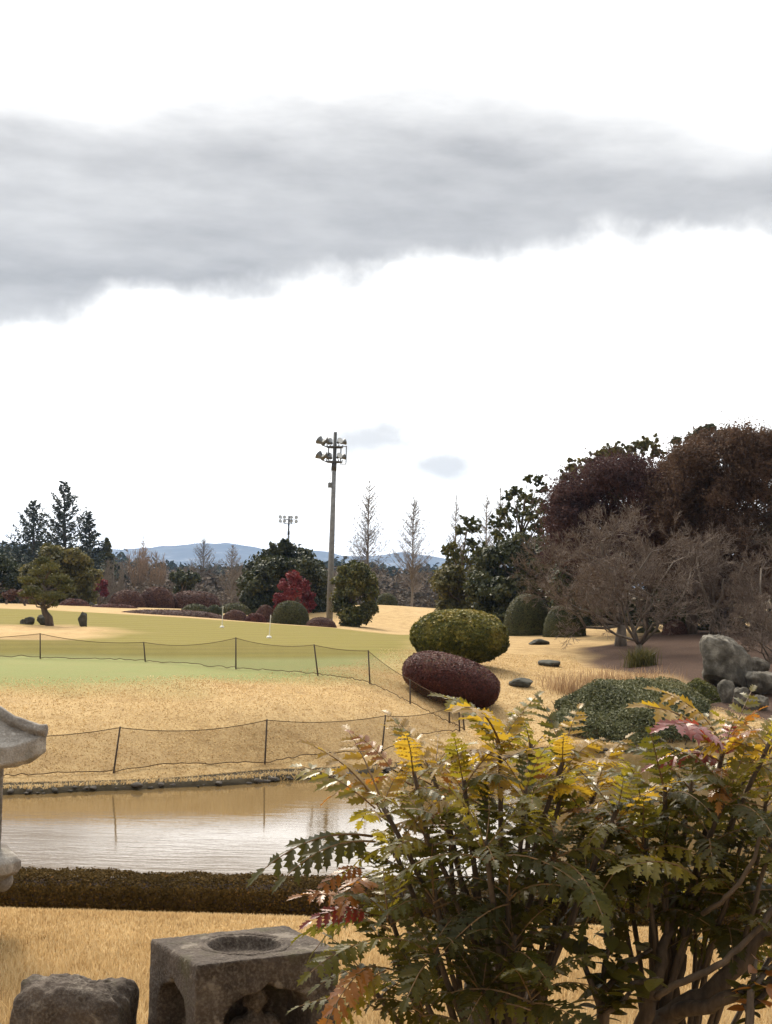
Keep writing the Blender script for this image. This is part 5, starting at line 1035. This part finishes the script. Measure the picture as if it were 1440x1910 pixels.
def frond_mesh(pairs, arch, seed, droop=.3, wid=.09):
    rg = np.random.default_rng(seed); mb = MB(); f = np.linspace(0, 1, 9); side = rg.normal(0, .04)
    pts = np.stack([f * (1 - .12 * arch * f), side * f * f, .10 * np.sin(f * 2.2) - arch * f ** 2], 1); pipe(mb, pts, np.linspace(.012, .004, 9), 4, cap=False); nr_ = len(mb.f[4])
    tan = unit(np.gradient(pts, axis=0)); at_ = lambda u_: np.array([np.interp(u_, f, pts[:, k]) for k in range(3)]); tn = lambda u_: unit(np.array([np.interp(u_, f, tan[:, k]) for k in range(3)]))
    b0 = len(mb.m[4])
    for k in range(pairs):
        u_ = .14 + .82 * k / pairs; L = .225 * (.72 + .42 * math.sin(math.pi * min(1, u_ * 1.05))) * rg.uniform(.88, 1.1); T_ = tn(u_); Y_ = np.array([0, 1., 0])
        for sg in (-1, 1):
            dr = unit(T_ * rg.uniform(.5, .85) + Y_ * sg + np.array([0, 0, -droop * rg.uniform(.5, 1.4)])); nn = unit(np.cross(T_, Y_) + rg.normal(0, .22, 3)); leaflet(mb, at_(u_), dr, nn, L, wid * rg.uniform(.85, 1.15), rg.uniform(.0, .5), rg.uniform(.05, .4), rg.uniform(0, 1))
    leaflet(mb, at_(.97), tn(.97), np.cross(tn(.97), [0, 1., 0]), .22, wid, .2, .2, .5)
    for k in range(b0, len(mb.m[4])): pass
    mb.m[4][0] = np.ones_like(mb.m[4][0]); return mb.mesh('leaf', [LM['green'], M['rachis']], False)
FR = [frond_mesh(p, a, 400 + k, dr) for k, (p, a, dr) in enumerate([(7, .16, .15), (8, .28, .2), (7, .40, .3), (9, .22, .12), (6, .10, .1), (8, .55, .4), (7, .30, .45), (9, .36, .25)])]
RL = np.random.default_rng(500)
def put_leaf(root, mesh, base, dr, L, mat, upv=(0, 0, 1), name='leaf'):
    X = Vector(unit(dr)); Z = Vector(upv); Z = (Z - X * Z.dot(X)); Z = Z.normalized() if Z.length > .05 else Vector((0, -1, 0)); Z = (Z - X * Z.dot(X)).normalized(); Y = Z.cross(X)
    o = bpy.data.objects.new(name, mesh); COL.objects.link(o); o.parent = root; b_ = Vector(base) - root.location
    o.matrix_basis = Matrix(((X.x * L, Y.x * L, Z.x * L, b_.x), (X.y * L, Y.y * L, Z.y * L, b_.y), (X.z * L, Y.z * L, Z.z * L, b_.z), (0, 0, 0, 1)))
    o.material_slots[0].link = 'OBJECT'; o.material_slots[0].material = LM[mat]; return o
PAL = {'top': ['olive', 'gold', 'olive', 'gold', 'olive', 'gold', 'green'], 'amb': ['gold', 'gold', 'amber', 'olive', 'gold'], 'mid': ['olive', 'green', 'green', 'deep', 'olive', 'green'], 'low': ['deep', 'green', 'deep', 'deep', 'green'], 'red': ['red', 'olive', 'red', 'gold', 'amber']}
def rosette(root, px, py, d, n, size, pal, tilt=(0, 0)):
    """whorl of pinnate leaves at the end of a stem"""
    c = W(px, py, d); ax = unit([tilt[0], tilt[1], 1.0]); a0 = RL.uniform(0, 6.28)
    for k in range(n):
        a = a0 + k * 2.399; el = R(RL.uniform(38, 62) - 62 * (k / n)); dr = np.array([math.cos(a) * math.cos(el), math.sin(a) * math.cos(el), math.sin(el)]) + ax * .15
        L = size * (1.12 if pal in ('low', 'mid') else 1.04) * RL.uniform(.8, 1.15) * (.82 + .3 * k / n); mi_ = RL.choice([0, 3, 4, 1] if k < n * .5 else [1, 2, 5, 6, 7]); put_leaf(root, FR[int(mi_)], c + np.array([0, 0, -.035 * k / n - .01]), dr, L, PAL[pal][int(RL.integers(len(PAL[pal])))], ax + RL.normal(0, .22, 3))
    return c
def stem(root, pts, r0_, r1_, name='stem', sides=7, n=14):
    P = np.asarray(pts, float); f = np.linspace(0, len(P) - 1, n); Q = np.stack([np.interp(f, np.arange(len(P)), P[:, k]) for k in range(3)], 1)
    for _ in range(3): Q[1:-1] = (Q[:-2] + Q[1:-1] * 2 + Q[2:]) / 4
    Q[1:-1] += RL.normal(0, r0_ * .18, (n - 2, 3)); mb = MB(); pipe(mb, Q, np.linspace(r0_, r1_, n) * (1 + RL.normal(0, .05, n)), sides); return mb.build(name, M['mahonia_stem'], root, smooth=True)
def shrub(name, label, basepx, d, tips, palf, manual, leaf_len, r_stem):
    g0 = G(basepx[0], 2000, d); root = empty(name, (g0[0], d, 0), label, 'shrub', 'mahonia shrubs'); base = np.array([g0[0], d, 0.0]); mids = []
    for px, py, dd_, n, pal in sorted(tips, key=lambda t_: -t_[1]):
        c = rosette(root, px, py, d + dd_, n, leaf_len, pal); b_ = base + np.array([RL.normal(0, .05), RL.normal(0, .05), -.03]); m_ = b_ * .45 + c * .55 + np.array([(base[0] - c[0]) * .22, 0, -.02])
        up_m = [m for m in mids if m[2] < c[2] - .06 and np.linalg.norm((m - c)[:2]) < .22]
        if up_m and RL.uniform() < .68:                       # fork from an older stem
            s0 = min(up_m, key=lambda m: np.linalg.norm(m - c)); stem(root, [s0, s0 * .5 + c * .5 + RL.normal(0, .02, 3), c], r_stem * .55, .005)
        else: stem(root, [b_, b_ * .6 + m_ * .4 + RL.normal(0, .025, 3), m_, c], r_stem * RL.uniform(.7, 1.15), .0055); mids.append(m_)
    for (x0, y0, x1, y1, dd_, de, mat, fm) in manual:
        a = W(x0, y0, d + dd_); e = W(x1, y1, d + de); v = e - a; L = np.linalg.norm(v); put_leaf(root, FR[fm], a, v + np.array([0, 0, .18 * L]), L * 1.02, mat, (RL.normal(0, .15), -.35, 1))
    return root
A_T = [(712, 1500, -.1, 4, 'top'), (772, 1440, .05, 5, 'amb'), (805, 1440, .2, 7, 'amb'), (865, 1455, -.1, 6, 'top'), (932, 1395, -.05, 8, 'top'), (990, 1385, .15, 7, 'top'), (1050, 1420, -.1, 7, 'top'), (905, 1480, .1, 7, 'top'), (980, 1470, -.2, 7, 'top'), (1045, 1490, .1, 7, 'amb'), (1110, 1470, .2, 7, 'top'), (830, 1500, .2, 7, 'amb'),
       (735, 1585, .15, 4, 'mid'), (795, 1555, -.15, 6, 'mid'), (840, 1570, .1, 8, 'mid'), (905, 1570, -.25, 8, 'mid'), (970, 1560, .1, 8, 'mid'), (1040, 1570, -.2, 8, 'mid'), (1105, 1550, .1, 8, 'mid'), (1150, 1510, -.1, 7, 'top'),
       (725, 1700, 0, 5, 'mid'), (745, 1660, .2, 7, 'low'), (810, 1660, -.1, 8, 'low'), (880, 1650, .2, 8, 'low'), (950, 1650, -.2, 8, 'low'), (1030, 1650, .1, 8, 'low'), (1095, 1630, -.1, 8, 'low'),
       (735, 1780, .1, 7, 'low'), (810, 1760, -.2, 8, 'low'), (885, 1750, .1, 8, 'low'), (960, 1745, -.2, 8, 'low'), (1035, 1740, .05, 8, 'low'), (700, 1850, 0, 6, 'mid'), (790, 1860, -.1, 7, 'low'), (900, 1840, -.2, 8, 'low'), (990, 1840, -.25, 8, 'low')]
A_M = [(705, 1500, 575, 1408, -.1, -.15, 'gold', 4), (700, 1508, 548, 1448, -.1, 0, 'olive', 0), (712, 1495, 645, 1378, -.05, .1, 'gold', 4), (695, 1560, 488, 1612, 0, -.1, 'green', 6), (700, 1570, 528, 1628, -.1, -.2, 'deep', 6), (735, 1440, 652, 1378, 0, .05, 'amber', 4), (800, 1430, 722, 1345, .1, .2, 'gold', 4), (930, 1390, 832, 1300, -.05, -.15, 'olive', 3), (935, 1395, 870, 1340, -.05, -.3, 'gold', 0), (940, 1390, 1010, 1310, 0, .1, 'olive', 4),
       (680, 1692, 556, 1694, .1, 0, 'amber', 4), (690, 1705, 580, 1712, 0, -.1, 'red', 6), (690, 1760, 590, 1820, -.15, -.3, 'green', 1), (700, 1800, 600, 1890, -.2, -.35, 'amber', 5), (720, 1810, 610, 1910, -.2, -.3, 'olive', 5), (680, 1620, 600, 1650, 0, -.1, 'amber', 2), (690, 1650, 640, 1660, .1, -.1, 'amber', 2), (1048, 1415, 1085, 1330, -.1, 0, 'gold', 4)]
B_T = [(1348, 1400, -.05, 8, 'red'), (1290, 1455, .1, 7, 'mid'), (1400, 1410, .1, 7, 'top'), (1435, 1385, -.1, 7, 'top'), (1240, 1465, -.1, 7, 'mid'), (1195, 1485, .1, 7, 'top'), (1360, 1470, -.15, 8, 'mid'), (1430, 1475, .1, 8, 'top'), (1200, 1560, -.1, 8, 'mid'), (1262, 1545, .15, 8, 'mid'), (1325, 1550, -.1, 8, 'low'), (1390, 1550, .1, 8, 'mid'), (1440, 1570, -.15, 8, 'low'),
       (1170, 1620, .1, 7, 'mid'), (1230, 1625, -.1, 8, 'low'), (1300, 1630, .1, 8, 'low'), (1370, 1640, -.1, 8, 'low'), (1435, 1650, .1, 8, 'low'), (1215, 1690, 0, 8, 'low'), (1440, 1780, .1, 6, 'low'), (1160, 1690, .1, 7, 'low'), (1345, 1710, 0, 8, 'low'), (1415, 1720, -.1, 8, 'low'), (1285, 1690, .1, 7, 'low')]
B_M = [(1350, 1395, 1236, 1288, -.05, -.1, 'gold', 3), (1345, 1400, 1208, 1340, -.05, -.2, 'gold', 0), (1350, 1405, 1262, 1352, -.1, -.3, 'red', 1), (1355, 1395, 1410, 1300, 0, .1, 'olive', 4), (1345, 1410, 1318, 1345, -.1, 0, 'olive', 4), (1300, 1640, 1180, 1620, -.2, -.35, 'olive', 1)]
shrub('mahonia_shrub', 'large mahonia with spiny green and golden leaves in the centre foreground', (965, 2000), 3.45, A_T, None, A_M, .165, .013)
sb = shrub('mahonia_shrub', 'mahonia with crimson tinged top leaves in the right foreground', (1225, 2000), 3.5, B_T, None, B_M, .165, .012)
bw = lambda px, py, d: W(px, py, d)
for pts, r0_, r1_ in [([(1190, 1990, 3.5), (1225, 1900, 3.45), (1330, 1850, 3.4), (1385, 1790, 3.4), (1460, 1690, 3.4)], .028, .018), ([(1200, 1960, 3.5), (1240, 1880, 3.5), (1265, 1800, 3.5), (1290, 1700, 3.5)], .022, .010), ([(1190, 1960, 3.45), (1218, 1860, 3.4), (1240, 1770, 3.45), (1262, 1640, 3.5)], .020, .009),
                      ([(1225, 1860, 3.3), (1260, 1838, 3.28), (1330, 1810, 3.25), (1390, 1760, 3.25), (1450, 1690, 3.25)], .0085, .006), ([(1310, 1705, 3.3), (1360, 1672, 3.25), (1405, 1610, 3.25), (1424, 1530, 3.25)], .006, .004), ([(1215, 1900, 3.5), (1300, 1880, 3.35), (1400, 1850, 3.3), (1460, 1820, 3.3)], .018, .012)]:
    stem(sb, [bw(*p) for p in pts], r0_, r1_, 'branch', 8, 18)
# broad leaved evergreen sprigs low down
def oval_leaf(seed, toothed=True):
    rg = np.random.default_rng(seed); mb = MB(); V = []; S_ = [(0, 0), (.08, .12), (.25, .24), (.45, .29), (.65, .25), (.82, .15), (1.0, 0)]
    for s_, h in S_:
        z = -.18 * s_ * s_; V += [(s_, 0, z), (s_ + .01, h, z + .18 * h), (s_ + .01, -h, z + .18 * h)]
    Fq = [];
    for k in range(len(S_) - 1): a = 3 * k; Fq += [[a, a + 3, a + 4, a + 1], [a, a + 2, a + 5, a + 3]]
    mb.add(V, Fq, rg.uniform(0, 1)); return mb.mesh('leaf', [LM['deep']], False)
OV = [oval_leaf(600 + k) for k in range(3)]
def broadleaf(label, twigs, d, seed, nl, L, mats):
    rg = np.random.default_rng(seed); g0 = G(twigs[0][0][0], 2000, d); root = empty('camellia_shrub', (g0[0], d, 0), label, 'shrub'); up_ = np.array([0, 0, 1.])
    for tw in twigs:
        P = np.array([W(px, py, d + rg.normal(0, .05)) for px, py in tw]); P = np.concatenate([[[P[0][0], d, -.02]], P]); mb = MB(); pipe(mb, P, np.linspace(.011, .004, len(P)), 6); mb.build('stem', M['mahonia_stem'], root, smooth=True)
        f = np.linspace(1.0, len(P) - 1, nl)
        for k, u_ in enumerate(f):
            c = np.array([np.interp(u_, np.arange(len(P)), P[:, j]) for j in range(3)]); a = k * 2.4 + rg.uniform(0, 1); dr = unit([math.cos(a), math.sin(a), rg.uniform(-.35, .5)]); put_leaf(root, OV[int(rg.integers(3))], c, dr, L * rg.uniform(.7, 1.2), mats[int(rg.integers(len(mats)))], up_ + rg.normal(0, .3, 3))
    return root
broadleaf('dark broad leaved shrub low between the two mahonias', [[(1120, 1900), (1128, 1800), (1140, 1745)], [(1125, 1850), (1170, 1800), (1215, 1770)], [(1125, 1870), (1180, 1835), (1228, 1825)], [(1120, 1880), (1090, 1800), (1085, 1750)], [(1130, 1890), (1160, 1870), (1175, 1850)]], 3.3, 611, 13, .062, ['deep', 'green', 'deep'])
broadleaf('small dark leaved sapling in the lower right corner', [[(1395, 1920), (1402, 1850), (1410, 1790)], [(1400, 1880), (1430, 1850), (1445, 1830)], [(1398, 1890), (1385, 1860), (1380, 1840)], [(1400, 1850), (1440, 1800)]], 3.25, 612, 9, .05, ['deep', 'green', 'amber'])

# ------------------------------------------------------------------ hazy air
mb = MB(); box(mb, (0, 3500, 96), (27000, 3650, 106)); hz = mb.mesh('haze', []); m, t, o = new_mat('haze'); pv = t.nodes.new('ShaderNodeVolumePrincipled'); pv.inputs['Color'].default_value = (.42, .62, 1, 1); pv.inputs['Density'].default_value = 1.0e-4; pv.inputs['Density Attribute'].default_value = ''; pv.inputs['Anisotropy'].default_value = .3
t.links.new(pv.outputs[0], o.inputs['Volume']); hz.materials.append(m); ho = bpy.data.objects.new('haze', hz); COL.objects.link(ho); tag(ho, 'thin blue haze in the distance', kind='stuff')
